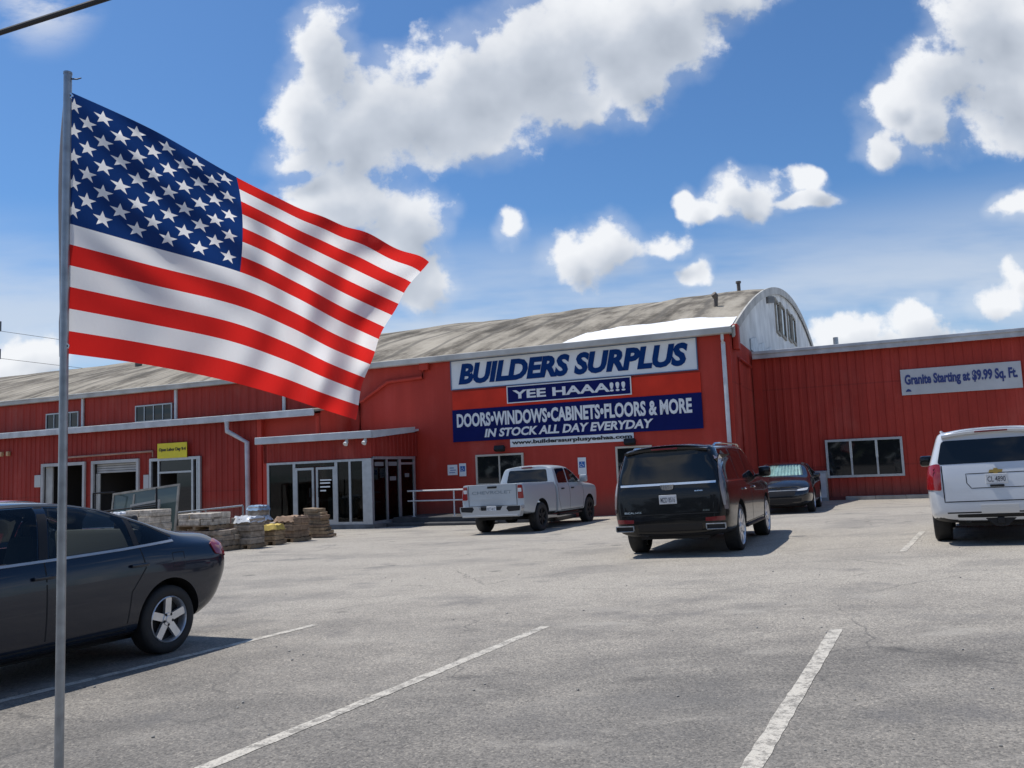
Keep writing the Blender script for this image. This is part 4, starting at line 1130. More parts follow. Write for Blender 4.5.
c.decal('lower_valance', rpoly([(-.55, .46), (.55, .46), (.56, .57), (-.56, .57)], .03), 'rear', M_BLACKP, 1, .006)
# --- white SUV at the right edge
c = make_suv('suv', 8.12, 14.5, R(28), 'white suv cut off by the right edge of the photo', P_WHITE, 2.946, 5.18, 1.02, 1.88, 1.24, .20, 1.0, .245, .40, 5, 'b')
for sg in (1, -1):
    c.decal('tail_lamp', rpoly([(sg * 1.005, .90), (sg * .79, .885), (sg * .775, 1.30), (sg * .83, 1.315), (sg * .96, 1.28)], .03), 'rear', M_LAMPR, 1, .012, .06, .02)
    c.decal('tail_lamp', rpoly([(-1.16, .90), (-.98, .91), (-1.0, 1.29), (-1.10, 1.31), (-1.16, 1.25)], .03), 'side', M_LAMPR, sg, .012, .06, .02)
c.line('tailgate_seam', [(-.76, 1.28), (-.76, .70), (.76, .70), (.76, 1.28)], 'rear', M_SEAM, .016)
c.line('plate_recess', [(-.42, 1.135), (-.42, .99), (-.36, .905), (.36, .905), (.42, .99), (.42, 1.135), (-.42, 1.135)], 'rear', M_SEAM, .012)
c.decal('bumper_step', rpoly([(-.26, .515), (.26, .515), (.26, .64), (-.26, .64)], .01), 'rear', mat('bumper_cream', (.62, .60, .56), .5), 1, .008)
c.line('bumper_seam', [(-.74, .525), (.74, .525)], 'rear', M_SEAM, .022)
c.decal('lower_valance', rpoly([(-.6, .45), (.6, .45), (.6, .50), (-.6, .50)], .02), 'rear', M_BLACKP, 1, .006)
p, n = c.cast(0, 1.05, 'rear', 1); c.plate((p.x - .012, 0, 1.045), 'CL 4890')
M_GOLD = mat('emblem_gold', (.50, .36, .12), .3, metal=.8)
p, n = c.cast(0, 1.16, 'rear', 1)
mb = MB(); mb.prism([(p.x - .012, y_, z_) for y_, z_ in ((-.10, 1.185), (-.085, 1.14), (-.03, 1.14), (-.024, 1.118), (.028, 1.118), (.034, 1.14), (.10, 1.14), (.085, 1.185), (.03, 1.185), (.024, 1.207), (-.028, 1.207), (-.034, 1.185))], (-.015, 0, 0))
mb.build('bow_tie_emblem', M_GOLD, c.root)
p, n = c.cast(0, .935, 'rear', 1); MB().box((p.x - .01, 0, .935), (.03, .2, .035), .01).build('tailgate_handle', M_BLACKP, c.root, 40)
mb = MB(); mb.span((-1.12, -.05, .34), (-.95, .05, .44), .01); mb.prism([(-1.08, -.22, .43), (-1.08, .22, .43), (-1.08, .08, .30), (-1.08, -.08, .30)], (.06, 0, 0)); mb.build('tow_hitch', M_BLACKP, c.root)

# ------------------------------------------------------------------ pickup by the sign wall
c = Car('pickup_truck', -.17, 25.3, R(26.5), 'silver white crew cab pickup nosed up to the sign wall', 'pickup truck', 1.0)
W = 1.03; WB = 3.745; fe = 4.70
f = lambda *a: [W * x for x in a]
cab = [
 (1.16, f(0, .86, .97, 1., .985, .94, .78, .46, 0), [.42, .42, .52, .90, 1.20, 1.30, 1.82, 1.88, 1.89], [0, 0, 0, 0, 0, 0, .12, .12, .12]),
 (1.30, f(0, .86, .97, 1., .985, .945, .80, .47, 0), [.40, .40, .50, .90, 1.20, 1.30, 1.845, 1.905, 1.915], [0, 0, 0, 0, 0, 0, .10, .10, .10]),
 (1.8, f(0, .86, .97, 1., .985, .945, .80, .47, 0), [.40, .40, .50, .90, 1.19, 1.29, 1.86, 1.92, 1.93]),
 (2.45, f(0, .86, .97, 1., .985, .945, .80, .47, 0), [.40, .40, .50, .90, 1.19, 1.28, 1.84, 1.90, 1.91]),
 (2.95, f(0, .86, .97, 1., .985, .945, .83, .49, 0), [.40, .40, .50, .90, 1.18, 1.27, 1.60, 1.66, 1.67]),
 (3.42, f(0, .86, .97, 1., .985, .94, .86, .54, 0), [.40, .40, .50, .90, 1.17, 1.25, 1.31, 1.36, 1.37]),
 (4.0, f(0, .85, .96, .99, .98, .935, .85, .55, 0), [.42, .42, .52, .90, 1.16, 1.23, 1.28, 1.31, 1.32]),
 (fe - .2, f(0, .82, .93, .96, .955, .92, .82, .53, 0), [.42, .42, .50, .86, 1.12, 1.19, 1.23, 1.25, 1.255]),
 (fe, f(0, .70, .82, .86, .86, .82, .72, .46, 0), [.44, .44, .52, .84, 1.06, 1.12, 1.15, 1.165, 1.17]),
]
me = loft(cab, {5: .4, 6: .4, 2: .4}, (.85, .4)); wr = .41
c.body(me, P_SILV, [(WB, wr + .02, wr + .085, .64, 1.3)])
cab_bvh = c.bvh
zt = 1.78
for sg in (1, -1):
    c.decal('rear_door_window', rpoly([(1.36, 1.34), (1.40, zt), (2.06, zt + .01), (2.06, 1.335)], .04), 'side', M_GLASST, sg)
    c.decal('front_door_window', rpoly([(2.15, 1.335), (2.15, zt + .01), (2.45, zt - .01), (2.92, 1.55), (3.18, 1.33)], .04), 'side', M_GLASST, sg)
    for pts in ([(2.11, 1.30), (2.11, .9), (2.11, .52)], [(1.27, 1.32), (1.24, .9), (1.40, .55)], [(3.20, 1.27), (3.24, .9), (3.18, .52)], [(1.4, .52), (3.18, .52)]):
        c.line('shut_line', pts, 'side', M_SEAM, .014, sg, .0015)
    for hx in (1.55, 2.32):
        p, n = c.cast(hx, 1.16, 'side', sg); MB().box(p + n * .025, (.2, .03, .04), .012).build('door_handle', M_BLACKP, c.root, 40)
    p, n = c.cast(3.02, 1.34, 'side', sg)
    mb = MB(); mb.box(p + Vector((0, sg * .19, .10)), (.13, .26, .24), .05); mb.box(p + Vector((.01, sg * .05, .02)), (.07, .16, .05), .015); mb.build('wing_mirror', P_SILV, c.root, 40)
    mb = MB(); mb.span((1.3, sg * .88, .36), (3.1, sg * 1.0, .42), .02); mb.build('running_board', M_BLACKP, c.root, 40)
c.decal('back_window', rpoly([(-.70, 1.40), (.70, 1.40), (.63, 1.78), (-.63, 1.78)], .05), 'rear', M_GLASST, 1, .005)
c.decal('windscreen', rpoly([(-.78, 1.40), (.78, 1.40), (.68, 1.80), (-.68, 1.80)], .06), 'front', M_GLASST, 1, .005)
MB().box((1.235, 0, 1.845), (.05, .36, .04), .008).build('brake_light', M_LAMPD, c.root)
bed = [
 (-1.12, f(0, .84, .94, .965, .955, .92, .90, .5, 0), [.60, .60, .64, .98, 1.22, 1.36, 1.40, 1.40, 1.40]),
 (-1.02, f(0, .86, .965, .99, .98, .94, .92, .5, 0), [.55, .55, .60, .96, 1.22, 1.37, 1.415, 1.415, 1.415]),
 (-.5, f(0, .86, .975, 1., .985, .945, .92, .5, 0), [.50, .50, .56, .92, 1.21, 1.36, 1.41, 1.41, 1.41]),
 (.4, f(0, .86, .975, 1., .985, .945, .92, .5, 0), [.46, .46, .54, .92, 1.20, 1.35, 1.40, 1.40, 1.40]),
 (1.13, f(0, .86, .97, .995, .985, .94, .92, .5, 0), [.44, .44, .52, .90, 1.20, 1.34, 1.39, 1.39, 1.39]),
]
me = loft(bed, {5: .7, 6: .8, 2: .5, 1: .4}, (.75, .9))
hole = prism_mesh([(-1.04, -.80, .8), (1.07, -.80, .8), (1.07, .80, .8), (-1.04, .80, .8)], (0, 0, 1.2))
c.body(me, P_SILV, [(0, wr + .02, wr + .10, .64, 1.3)], [hole], 'cargo_bed')
for sg in (1, -1):
    c.decal('tail_lamp', rpoly([(sg * .985, .985), (sg * .81, .985), (sg * .81, 1.36), (sg * .95, 1.36)], .03), 'rear', M_LAMPR, 1, .01, .06, .02)
    p, n = c.cast(sg * .87, 1.2, 'rear', 1); MB().box((p.x - .012, sg * .875, 1.22), (.01, .11, .1), .01).build('reversing_lamp', M_LAMPC, c.root)
c.line('tailgate_seam', [(-.77, 1.395), (-.77, .80), (.77, .80), (.77, 1.395)], 'rear', M_SEAM, .018)
c.line('tailgate_crease', [(-.76, 1.0), (.76, 1.0)], 'rear', P_SILV, .03, 1, .008)
p, n = c.cast(0, 1.335, 'rear', 1); MB().box((p.x - .008, 0, 1.325), (.03, .3, .06), .012).build('tailgate_handle', M_BLACKP, c.root, 40)
rear_text(c, 'CHEVROLET', .66, -.62, 1.135, 1.225, mat('tailgate_lettering', (.24, .28, .31), .65, spec=.1), 'tailgate_lettering', .005, .015)
mb = MB()
mb.prism([(-1.30, y_, z_) for y_, z_ in ((-.98, .70), (-.98, .80), (-.40, .80), (-.32, .68), (.32, .68), (.40, .80), (.98, .80), (.98, .70), (.90, .50), (-.90, .50))], (.22, 0, 0))
mb.box((-1.20, 0, .53), (.26, 1.75, .05), .01)
bp_ = mb.build('rear_bumper', mat('bumper_silver', (.42, .44, .46), .3, metal=.4, coat=.6), c.root)
mb = MB(); mb.box((-1.16, 0, .73), (.1, .70, .11), .01)
for sg in (1, -1): mb.prism([(-1.306, sg * a, b) for a, b in ((.52, .73), (.56, .79), (.95, .79), (.93, .66), (.58, .64))], (.06, 0, 0))
mb.build('step_recess', M_BLACKP, bp_)
c.plate((-1.22, 0, .725), 'RKT 4417')
for xx in (0, WB):
    for sg in (1, -1): c.wheel(xx, W * .985, wr, .25, .28, sg, 6, .3, dark=True)
mb = MB(); mb.span((-1.0, -.55, .40), (4.3, .55, .56)); mb.tube([(0, -.75, wr), (0, .75, wr)], .07, 10); mb.box((0, 0, wr), (.34, .34, .3), .1); mb.build('underbody', M_DARK, c.root)
# ================================================================== flag and pole
PX, PY = -1.592, 3.0
o = empty('flagpole'); o.location = (PX, PY, gz(PX, PY)); tag(o, 'thin grey metal flagpole standing in the left foreground', 'flagpole')
z0 = gz(PX, PY)
mb = MB(); mb.tube([(0, 0, 0), (0, 0, 1.2), (0, 0, 3.07 - z0)], [.0155, .0150, .0142], 16); mb.build('pole', M_GALV, o, 40)
mb = MB(); mb.tube([(0, 0, 3.07 - z0), (0, 0, 3.078 - z0)], .0155, 14); mb.build('cap', M_GALV, o, 40)
mb = MB(); mb.tube([(.01, 0, 3.052 - z0), (.035, 0, 3.05 - z0), (.05, 0, 3.054 - z0)], [.003, .0025, .002], 6); mb.build('clip', M_BLACKP, o, 40)
TOP = [(-1.602, 3.012), (-1.281, 2.846), (-.972, 2.652), (-.728, 2.520), (-.510, 2.425), (-.284, 2.308)]
MID = [(-1.602, 2.512), (-1.279, 2.405), (-.962, 2.300), (-.765, 2.200), (-.610, 2.108), (-.466, 2.035)]
BOT = [(-1.602, 2.032), (-1.321, 1.982), (-1.054, 1.919), (-.84, 1.853), (-.69, 1.798), (-.56, 1.75)]
def cat(P, s):
    s = max(0, min(.99999, s)) * (len(P) - 1); i = int(s); t = s - i
    p = [Vector(P[max(0, min(len(P) - 1, k))]) for k in (i - 1, i, i + 1, i + 2)]
    return .5 * ((2 * p[1]) + (p[2] - p[0]) * t + (2 * p[0] - 5 * p[1] + 4 * p[2] - p[3]) * t * t + (3 * p[1] - p[0] - 3 * p[2] + p[3]) * t ** 3)
def flag_pt(s, t):
    a, m, b = cat(TOP, s), cat(MID, s), cat(BOT, s); k = 7 / 13
    q = a * ((t - k) * (t - 1) / k) + m * (t * (t - 1) / (k * (k - 1))) + b * (t * (t - k) / (1 - k))
    e = min(1, s * 3.)
    d = .100 * math.sin(2 * math.pi * (1.05 * s - .55 * t + .05)) * e
    d += .050 * math.sin(2 * math.pi * (2.3 * s - .95 * t + .2)) * e * (.4 + .6 * t)
    w = max(0, 1 - s / .5)                                    # pull folds from the upper grommet across the canton
    d += .021 * math.sin(2 * math.pi * (4.6 * s - 4.3 * t + .1) + .6 * math.sin(9 * s)) * min(1, s * 6) * max(0, 1 - s * 1.25) * max(0, min(1, (.85 - t) * 4))
    d += .026 * math.sin(2 * math.pi * (1.9 * s + 2.1 * t)) * max(0, s - .55) * 2
    d += .05 * math.exp(-((s - .42) / .05) ** 2) * math.exp(-((t - .42) / .25) ** 2)
    d += .006 * math.sin(2 * math.pi * (9 * s - 1.5 * t)) * max(0, .12 - t) / .12 * s
    d += .017 * math.sin(2 * math.pi * (6.2 * s + 1.4 * t + .3) + math.sin(5 * t)) * min(1, s * 2) * (.35 + .65 * s)
    q = q + Vector((.004 * math.sin(20 * t + 1) * max(0, s - .8) * 5, .007 * math.sin(2 * math.pi * 6.5 * s) * max(0, s - .45) * 2 * max(0, 1 - 5 * t)))
    d += .42 * s + .22 * s * t
    k = (PY + d) / PY                                         # cloth swings away from the viewer towards the fly end
    return Vector((PX + (q.x - PX) * 1.0 + q.x * (k - 1), PY + d, 1.55 + (q.y - 1.55) * k))
NS, NT = 100, 78
F_RED = cloth_mat('flag_red', (.66, .022, .018)); F_WHT = cloth_mat('flag_white', (.80, .79, .78)); F_BLU = cloth_mat('flag_blue', (.008, .035, .145))
from mathutils.geometry import delaunay_2d_cdt
bm = bmesh.new(); g = [[bm.verts.new(flag_pt(i / NS, j / NT)) for i in range(NS + 1)] for j in range(NT + 1)]
for j in range(NT):
    for i in range(NS):
        st = j // 6
        if st < 7 and i < 40: continue
        f = bm.faces.new((g[j][i], g[j + 1][i], g[j + 1][i + 1], g[j][i + 1])); f.smooth = True
        f.material_index = 0 if st % 2 == 0 else 1
# the canton: star outlines are cut into the cloth itself
STAR = []
for r_ in range(9):
    for q in range(6 if r_ % 2 == 0 else 5):
        cs = (.4 / 12) * (1 + 2 * q + (r_ % 2)); ct = (7 / 13 / 10) * (r_ + 1)
        STAR.append([(cs + math.cos(math.pi / 2 + k * math.pi / 5) * (.0340 if k % 2 == 0 else .0134) / 1.62, ct - math.sin(math.pi / 2 + k * math.pi / 5) * (.0340 if k % 2 == 0 else .0134)) for k in range(10)])
P2 = [(i / NS, j / NT) for j in range(43) for i in range(41)]; n0 = len(P2); ED = []
for st in STAR:
    o0 = len(P2); P2 += st; ED += [(o0 + k, o0 + (k + 1) % 10) for k in range(10)]
cv, ce, cf, *_ = delaunay_2d_cdt([Vector(p) for p in P2], ED, [], 0, 1e-6)
def inside(p, poly):
    r = False
    for (x1, y1), (x2, y2) in zip(poly, poly[1:] + poly[:1]):
        if (y1 > p[1]) != (y2 > p[1]) and p[0] < (x2 - x1) * (p[1] - y1) / (y2 - y1) + x1: r = not r
    return r
nv = [bm.verts.new(flag_pt(p.x, p.y)) for p in cv]
for t in cf:
    c_ = sum((cv[i] for i in t), Vector((0, 0))) / len(t)
    try: f = bm.faces.new([nv[i] for i in t])
    except ValueError: continue
    f.smooth = True
    f.material_index = 1 if any(abs(c_.x - st[0][0]) < .03 and abs(c_.y - st[0][1] - .03) < .06 and inside(c_, st) for st in STAR) else 2
bmesh.ops.remove_doubles(bm, verts=bm.verts, dist=1e-5)
bmesh.ops.recalc_face_normals(bm, faces=bm.faces)
me = bpy.data.meshes.new('flag'); bm.to_mesh(me); bm.free()
fl = link('flag', me, [F_RED, F_WHT, F_BLU]); tag(fl, 'stars and stripes flag flying from the thin metal pole', 'flag')
for zz_ in (2.985, 2.055):
    gm = MB(); gm.lathe([(.005, -.003), (.010, -.003), (.010, .003), (.005, .003)], 14); g_ = gm.build('grommet', M_CHROME, fl, 40); g_.location = (PX + .012, PY - .004, zz_)
mb = MB(); n = 24
pts = [Vector((PX - .012 - .010 * math.sin(math.pi * k / n) - .004 * math.sin(7 * k / n), PY + .012, 3.005 - .985 * k / n)) for k in range(n + 1)]
mb.tube(pts, [.006 + .006 * math.sin(math.pi * k / n) + .003 * (k > n - 4) for k in range(n + 1)], 8)
mb.build('hoist_sleeve', cloth_mat('sleeve_cloth', (.50, .50, .52)), fl, 50)

# ================================================================== goods in front of the lean-to
def place(o, x, y, rz=0.):
    o.location = (x, y, gz(x, y)); o.rotation_euler = (0, 0, -TH + rz)
C_CREAM = carton_mat('carton_cream', (.66, .58, .47)); C_GREY = carton_mat('carton_grey', (.38, .31, .24)); C_BRN = carton_mat('carton_brown', (.30, .20, .125)); C_TAN = carton_mat('carton_tan', (.38, .27, .16))
M_WRAP = mat('stretch_wrap', (.60, .62, .64), .22, coat=.5, noise=(6, .18), bump=(9, .5)); M_BLUW = mat('pale_blue_wrap', (.30, .42, .55), .3, noise=(5, .2), bump=(9, .5)); M_YBAND = mat('yellow_card', (.52, .38, .08), .7, noise=(6, .2))
def pallet(root, w, d, z):
    mb = MB()
    for k in range(5): mb.box((0, -d / 2 + .05 + (d - .1) * k / 4, z + .115), (w, .1, .022))
    for k in range(3): mb.box((-w / 2 + .05 + (w - .1) * k / 2, 0, z + .058), (.09, d, .09))
    mb.build('pallet', M_WOOD, root)
def load(x, y, w, d, h, m, lab, top=None, rz=0., z=0., pal=True, layers=3, jit=.03, name='pallet_load', cat_='pallet load'):
    o = empty(name); place(o, x, y, rz); o.location.z += z; tag(o, lab, cat_)
    zz = 0
    if pal: pallet(o, w + .06, d + .06, 0); zz = .127
    rr = random.Random(int(abs(x) * 1000) % 977); lh = h / layers
    for k in range(layers):
        mb = MB(); nx = max(1, round(w / .42)); ny = max(1, round(d / .45))
        for i in range(nx):
            for j in range(ny):
                cw_, cd = w / nx, d / ny
                jx, jy = rr.uniform(-jit, jit), rr.uniform(-jit, jit); hh = lh * (rr.uniform(.88, 1.0) if k == layers - 1 else 1)
                mb.box((-w / 2 + cw_ * (i + .5) + jx, -d / 2 + cd * (j + .5) + jy, zz + lh * k + hh / 2), (cw_ - .012, cd - .012, hh - .006), .012, rot=Matrix.Rotation(rr.uniform(-.04, .04), 4, 'Z'))
        mb.build('carton_layer', m, o)
    if top:
        mb = MB(); n = 10; gr = [[mb.bm.verts.new((-w / 2 - .03 + (w + .06) * i / n, -d / 2 - .03 + (d + .06) * j / n, zz + h + .02 + rr.uniform(-.015, .035) - (.14 if i in (0, n) or j in (0, n) else 0))) for i in range(n + 1)] for j in range(n + 1)]
        for j in range(n):
            for i in range(n): mb.bm.faces.new((gr[j][i], gr[j][i + 1], gr[j + 1][i + 1], gr[j + 1][i]))
        mb.build('wrap_sheet', top, o, 50)
    return o
load(-10.75, 25.0, 1.0, .8, .98, C_CREAM, 'cream carton stack behind the boot of the dark sedan', layers=5)
load(-9.3, 25.6, .75, .7, .50, C_GREY, 'low grey carton load topped with white wrap behind the dark sedan', M_WRAP, layers=3, jit=.05)
load(-8.05, 22.9, 1.2, .8, .42, C_GREY, 'grey brown carton load under the long cream one', layers=3, jit=.05)
load(-8.35, 22.95, 1.15, .75, .33, C_CREAM, 'long cream carton load stacked on the grey brown one', z=.55, layers=2, jit=.03)
load(-7.2, 23.1, .50, .6, .68, C_GREY, 'narrow tall grey load in plastic wrap beside the long cream one', M_WRAP, layers=4, jit=.03)
load(-6.92, 24.2, .50, .6, .40, C_TAN, 'small tan load with a yellow card cover', M_YBAND, layers=3, jit=.05, rz=.2)
load(-6.63, 25.3, .72, .7, .58, C_BRN, 'broad brown carton load right of the yellow covered one', mat('brown_paper', (.26, .17, .11), .8, noise=(4, .25), bump=(8, .4)), layers=3, jit=.05, rz=-.12)
load(-6.75, 27.3, 1.1, .7, .50, C_GREY, 'dark low load close to the entrance glass', mat('dark_tarp', (.07, .075, .09), .5, noise=(3, .3), bump=(7, .6)), layers=2, jit=.05)
load(-8.4, 27.2, 1.0, .7, .58, C_GREY, 'grey load with a pale wrap near the white downspout', M_WRAP, layers=3, jit=.05)
load(-8.2, 27.2, .45, .5, .28, C_GREY, 'pale blue wrapped bundle on top of the grey load by the downspout', M_BLUW, z=.74, layers=1, pal=False)
load(-10.2, 27.6, 1.2, .7, .36, C_BRN, 'dull brown load in front of the glass door of the lean-to', layers=2, jit=.06)
load(-9.75, 26.6, .8, .7, .22, C_TAN, 'flat tan slab load between the cream stack and the guard rail', layers=2, jit=.07, rz=.15)
load(-7.75, 25.3, .7, .6, .30, C_BRN, 'low brown load half hidden behind the tall wrapped one', layers=2, jit=.07, rz=-.2)
load(-7.35, 26.6, .55, .5, .42, C_CREAM, 'small cream load between the brown and the pale wrapped loads', layers=3, jit=.06, rz=.3)
load(-14.2, 27.0, 1.3, .9, .95, C_TAN, 'tan carton pile in front of the open door at the far left', layers=3)
load(-12.6, 27.2, .6, .6, .85, C_CREAM, 'pale sacks piled between the two open doors', M_WRAP, layers=3)
# leaning stack of flattened boxes
o = empty('cardboard_stack'); place(o, -6.15, 26.7, R(8)); tag(o, 'crooked stack of flat brown cardboard boxes beside the entrance step', 'cardboard')
rr = random.Random(5); zc = .02
for k in range(9):
    h = rr.uniform(.07, .11); mb = MB()
    mb.box((-.035 * k + rr.uniform(-.03, .03) + .12, rr.uniform(-.03, .03), zc + h / 2), (.54 + rr.uniform(-.06, .08), .5, h - .008), .012, rot=Matrix.Rotation(rr.uniform(-.12, .12), 4, 'Z') @ Matrix.Rotation(R(1.2 + .3 * k), 4, 'Y'))
    mb.build('flat_box', C_TAN if k % 3 else C_BRN, o); zc += h
# rack of framed glass
o = empty('glass_rack'); place(o, -12.75, 28.9, R(2)); tag(o, 'long dark metal rack holding framed glass panels by the lean-to', 'rack')
mb = MB()
for y_ in (-.45, .45):
    mb.tube([(-1.55, y_, 0), (-1.55, y_, 1.65)], .03, 8); mb.tube([(1.2, y_, 0), (1.2, y_, 1.75)], .03, 8); mb.tube([(-1.55, y_, .15), (1.2, y_, .15)], .03, 8)
mb.tube([(-1.55, -.45, 1.0), (1.2, -.45, 1.2)], .025, 8); mb.tube([(-1.55, -.45, 1.65), (-1.55, .45, 1.65)], .025, 8)
mb.build('rack_frame', M_BLACKP, o, 40)
def panel(x0, x1, h0, h1, v, m_f, m_g, lab, n=2):
    p = empty('framed_window'); p.matrix_world = o.matrix_basis @ Matrix.Translation((0, v, .18)) @ Matrix.Rotation(R(-7), 4, 'X'); tag(p, lab, 'window')
    mb = MB(); w = .07
    mb.prism([(x0, 0, h0), (x1, 0, h1), (x1, 0, h1 - w), (x0, 0, h0 - w)], (0, .05, 0)); mb.prism([(x0, 0, 0), (x1, 0, 0), (x1, 0, w), (x0, 0, w)], (0, .05, 0))
    mb.span((x0, 0, w), (x0 + w, .05, h0 - w)); mb.span((x1 - w, 0, w), (x1, .05, h1 - w))
    for k in range(1, n):
        c_ = x0 + (x1 - x0) * k / n; mb.span((c_ - w / 2, 0, w), (c_ + w / 2, .05, min(h0, h1) - w + .01))
    mb.build('frame', m_f, p); mb = MB(); mb.prism([(x0 + w, .02, w), (x1 - w, .02, w), (x1 - w, .02, h1 - w), (x0 + w, .02, h0 - w)], (0, .01, 0)); mb.build('pane', m_g, p)
M_GPALE = glass_mat('pale_glass', (.1, .1, .1), 1.5, False, (.10, .135, .125))
panel(-1.45, 1.45, 1.45, 1.70, .1, mat('weathered_frame', (.30, .28, .24), .7, noise=(4, .3)), M_GPALE, 'widest cream framed glass panel on the dark rack', 3)
panel(-.2, 1.05, 1.05, 1.2, -.3, mat('grey_frame', (.34, .33, .31), .6), M_GLASSD, 'grey framed dark glass panel leaning in front of the cream one', 1)
# low guard rail beside the glass door
o = empty('guard_rail'); place(o, -10.6, 29.2, 0); tag(o, 'low grey pipe rail in front of the glass door of the lean-to', 'railing')
mb = MB(); mb.tube([(-1.5, 0, .85), (1.6, 0, 1.05)], .03, 8); mb.build('rail', M_GALV, o, 40)
for x_ in (-1.5, 0, 1.6):
    mb = MB(); mb.tube([(x_, 0, 0), (x_, 0, .95 + x_ * .06)], .03, 8); mb.build('post', M_GALV, o, 40)

# ================================================================== wires
o = empty('utility_pole'); ux, uy = -37.4, 60.; o.location = (ux, uy, gz(ux, uy) - .2); tag(o, 'power pole at the left edge with two short arms above the roof', 'utility pole')
b0 = o.location.z
mb = MB(); mb.tube([(0, 0, 0), (0, 0, 15.5)], [.17, .11], 10); mb.build('pole', mat('old_pole_wood', (.12, .09, .07), .9, noise=(4, .3)), o, 40)
for z_ in (13.55, 11.55):
    mb = MB(); mb.tube([(0, 0, z_ - b0 - .3), (.95, 0, z_ - b0 - .25)], .045, 8); a_ = mb.build('arm', M_GALV, o, 40)
    mb = MB(); mb.tube([(.95, 0, z_ - b0 - .62), (.95, 0, z_ - b0 + .1)], .075, 8); mb.build('insulator', mat('insulator_brown', (.10, .12, .14), .35), a_, 40)
for i, z_ in enumerate((12.95, 10.98)):
    mb = MB(); pts = []
    for k in range(33):
        t = k / 32; pts.append((-36.45 + 62 * t, 60 + 90 * t, z_ + 1.0 * t - 6.5 * t * (1 - t) * .9))
    mb.tube(pts, .015, 6); w_ = mb.build('power_line', mat('cable_black', (.02, .02, .022), .6)); tag(w_, ['upper thin power line leaving the pole at the left edge', 'lower thin power line leaving the pole at the left edge'][i], 'power line')
mb = MB(); a, b = Vector((-3.08, 5., 4.37)), Vector((-2.30, 4.69, 4.37)); d = b - a
mb.tube([a + d * (-24 + k) + Vector((0, 0, .0012 * (k - 24.5) ** 2)) for k in range(50)], .0165, 8)
w_ = mb.build('service_cable', mat('cable_black', (.02, .02, .022)), None, 40); tag(w_, 'thick black cable crossing the top left corner of the sky', 'cable')

# small stones on the lot
rr = random.Random(11); bm = bmesh.new()
for k in range(110):
    x = rr.uniform(-4.5, 7); y = rr.uniform(3.2, 15)
    s_ = rr.uniform(.004, .016)
    r_ = bmesh.ops.create_icosphere(bm, subdivisions=1, radius=s_); mt = Matrix.Translation((x, y, gz(x, y) + s_ * .4)) @ Matrix.Rotation(rr.uniform(0, 6), 4, 'Z') @ Matrix.Diagonal((1, rr.uniform(.6, 1), rr.uniform(.5, .8), 1))
    bmesh.ops.transform(bm, matrix=mt, verts=r_['verts'])
me = bpy.data.meshes.new('loose_gravel'); bm.to_mesh(me); bm.free()
structure(link('loose_gravel', me, mat('gravel_stone', (.28, .27, .25), .9, noise=(40, .4)), None), 'stuff')

# unseen wood added behind the viewer to darken reflections in paintwork and glass
rr = random.Random(21); bm = bmesh.new()
for k in range(5200):
    a = rr.uniform(-90, 90); top = 8.5 + 2.2 * math.sin(a * .13) + 1.6 * math.sin(a * .41 + 1)
    z = top * (rr.random() ** .7); x = a; y = -40 - rr.uniform(0, 7) + (1 - z / top) * 2
    s_ = rr.uniform(.5, 1.2); c0 = Vector((x, y, z + gz(x, y)))
    ax = Vector((rr.uniform(-1, 1), rr.uniform(-1, 1), rr.uniform(-1, 1))).normalized(); ay = ax.orthogonal().normalized(); 
    bm.faces.new([bm.verts.new(c0 + ax * s_ * p + ay * s_ * q) for p, q in ((-1, -.5), (0, -.8), (1, -.2), (.6, .7), (-.5, .8))])
me = bpy.data.meshes.new('added_wood'); bm.to_mesh(me); bm.free()
structure(link('added_wood', me, mat('added_foliage', (.05, .075, .03), .8, noise=(.4, .4)), None), 'stuff')
# ================================================================== sky, sun, camera
SUN_EL = R(66); SH = Vector((.895, -.446))          # direction shadows fall in plan
sun_dir = Vector((-SH.x * math.cos(SUN_EL), -SH.y * math.cos(SUN_EL), math.sin(SUN_EL)))
ld = bpy.data.lights.new('sun', 'SUN'); ld.energy = 4.0; ld.angle = R(.53); ld.color = (1., .955, .89)
lo = bpy.data.objects.new('sun', ld); COL.objects.link(lo); lo.rotation_euler = sun_dir.to_track_quat('Z', 'Y').to_euler(); lo.location = (0, 0, 40)
W_ = bpy.data.worlds.new('World'); S.world = W_; W_.use_nodes = True
nt = W_.node_tree; N = nt.nodes; L = nt.links
bg = N['Background']; bg.inputs['Strength'].default_value = .085
sky = N.new('ShaderNodeTexSky'); sky.sky_type = 'NISHITA'; sky.sun_disc = False
sky.sun_elevation = SUN_EL; sky.sun_rotation = math.atan2(sun_dir.x, sun_dir.y); sky.air_density = 1.; sky.dust_density = .6; sky.ozone_density = 1.6
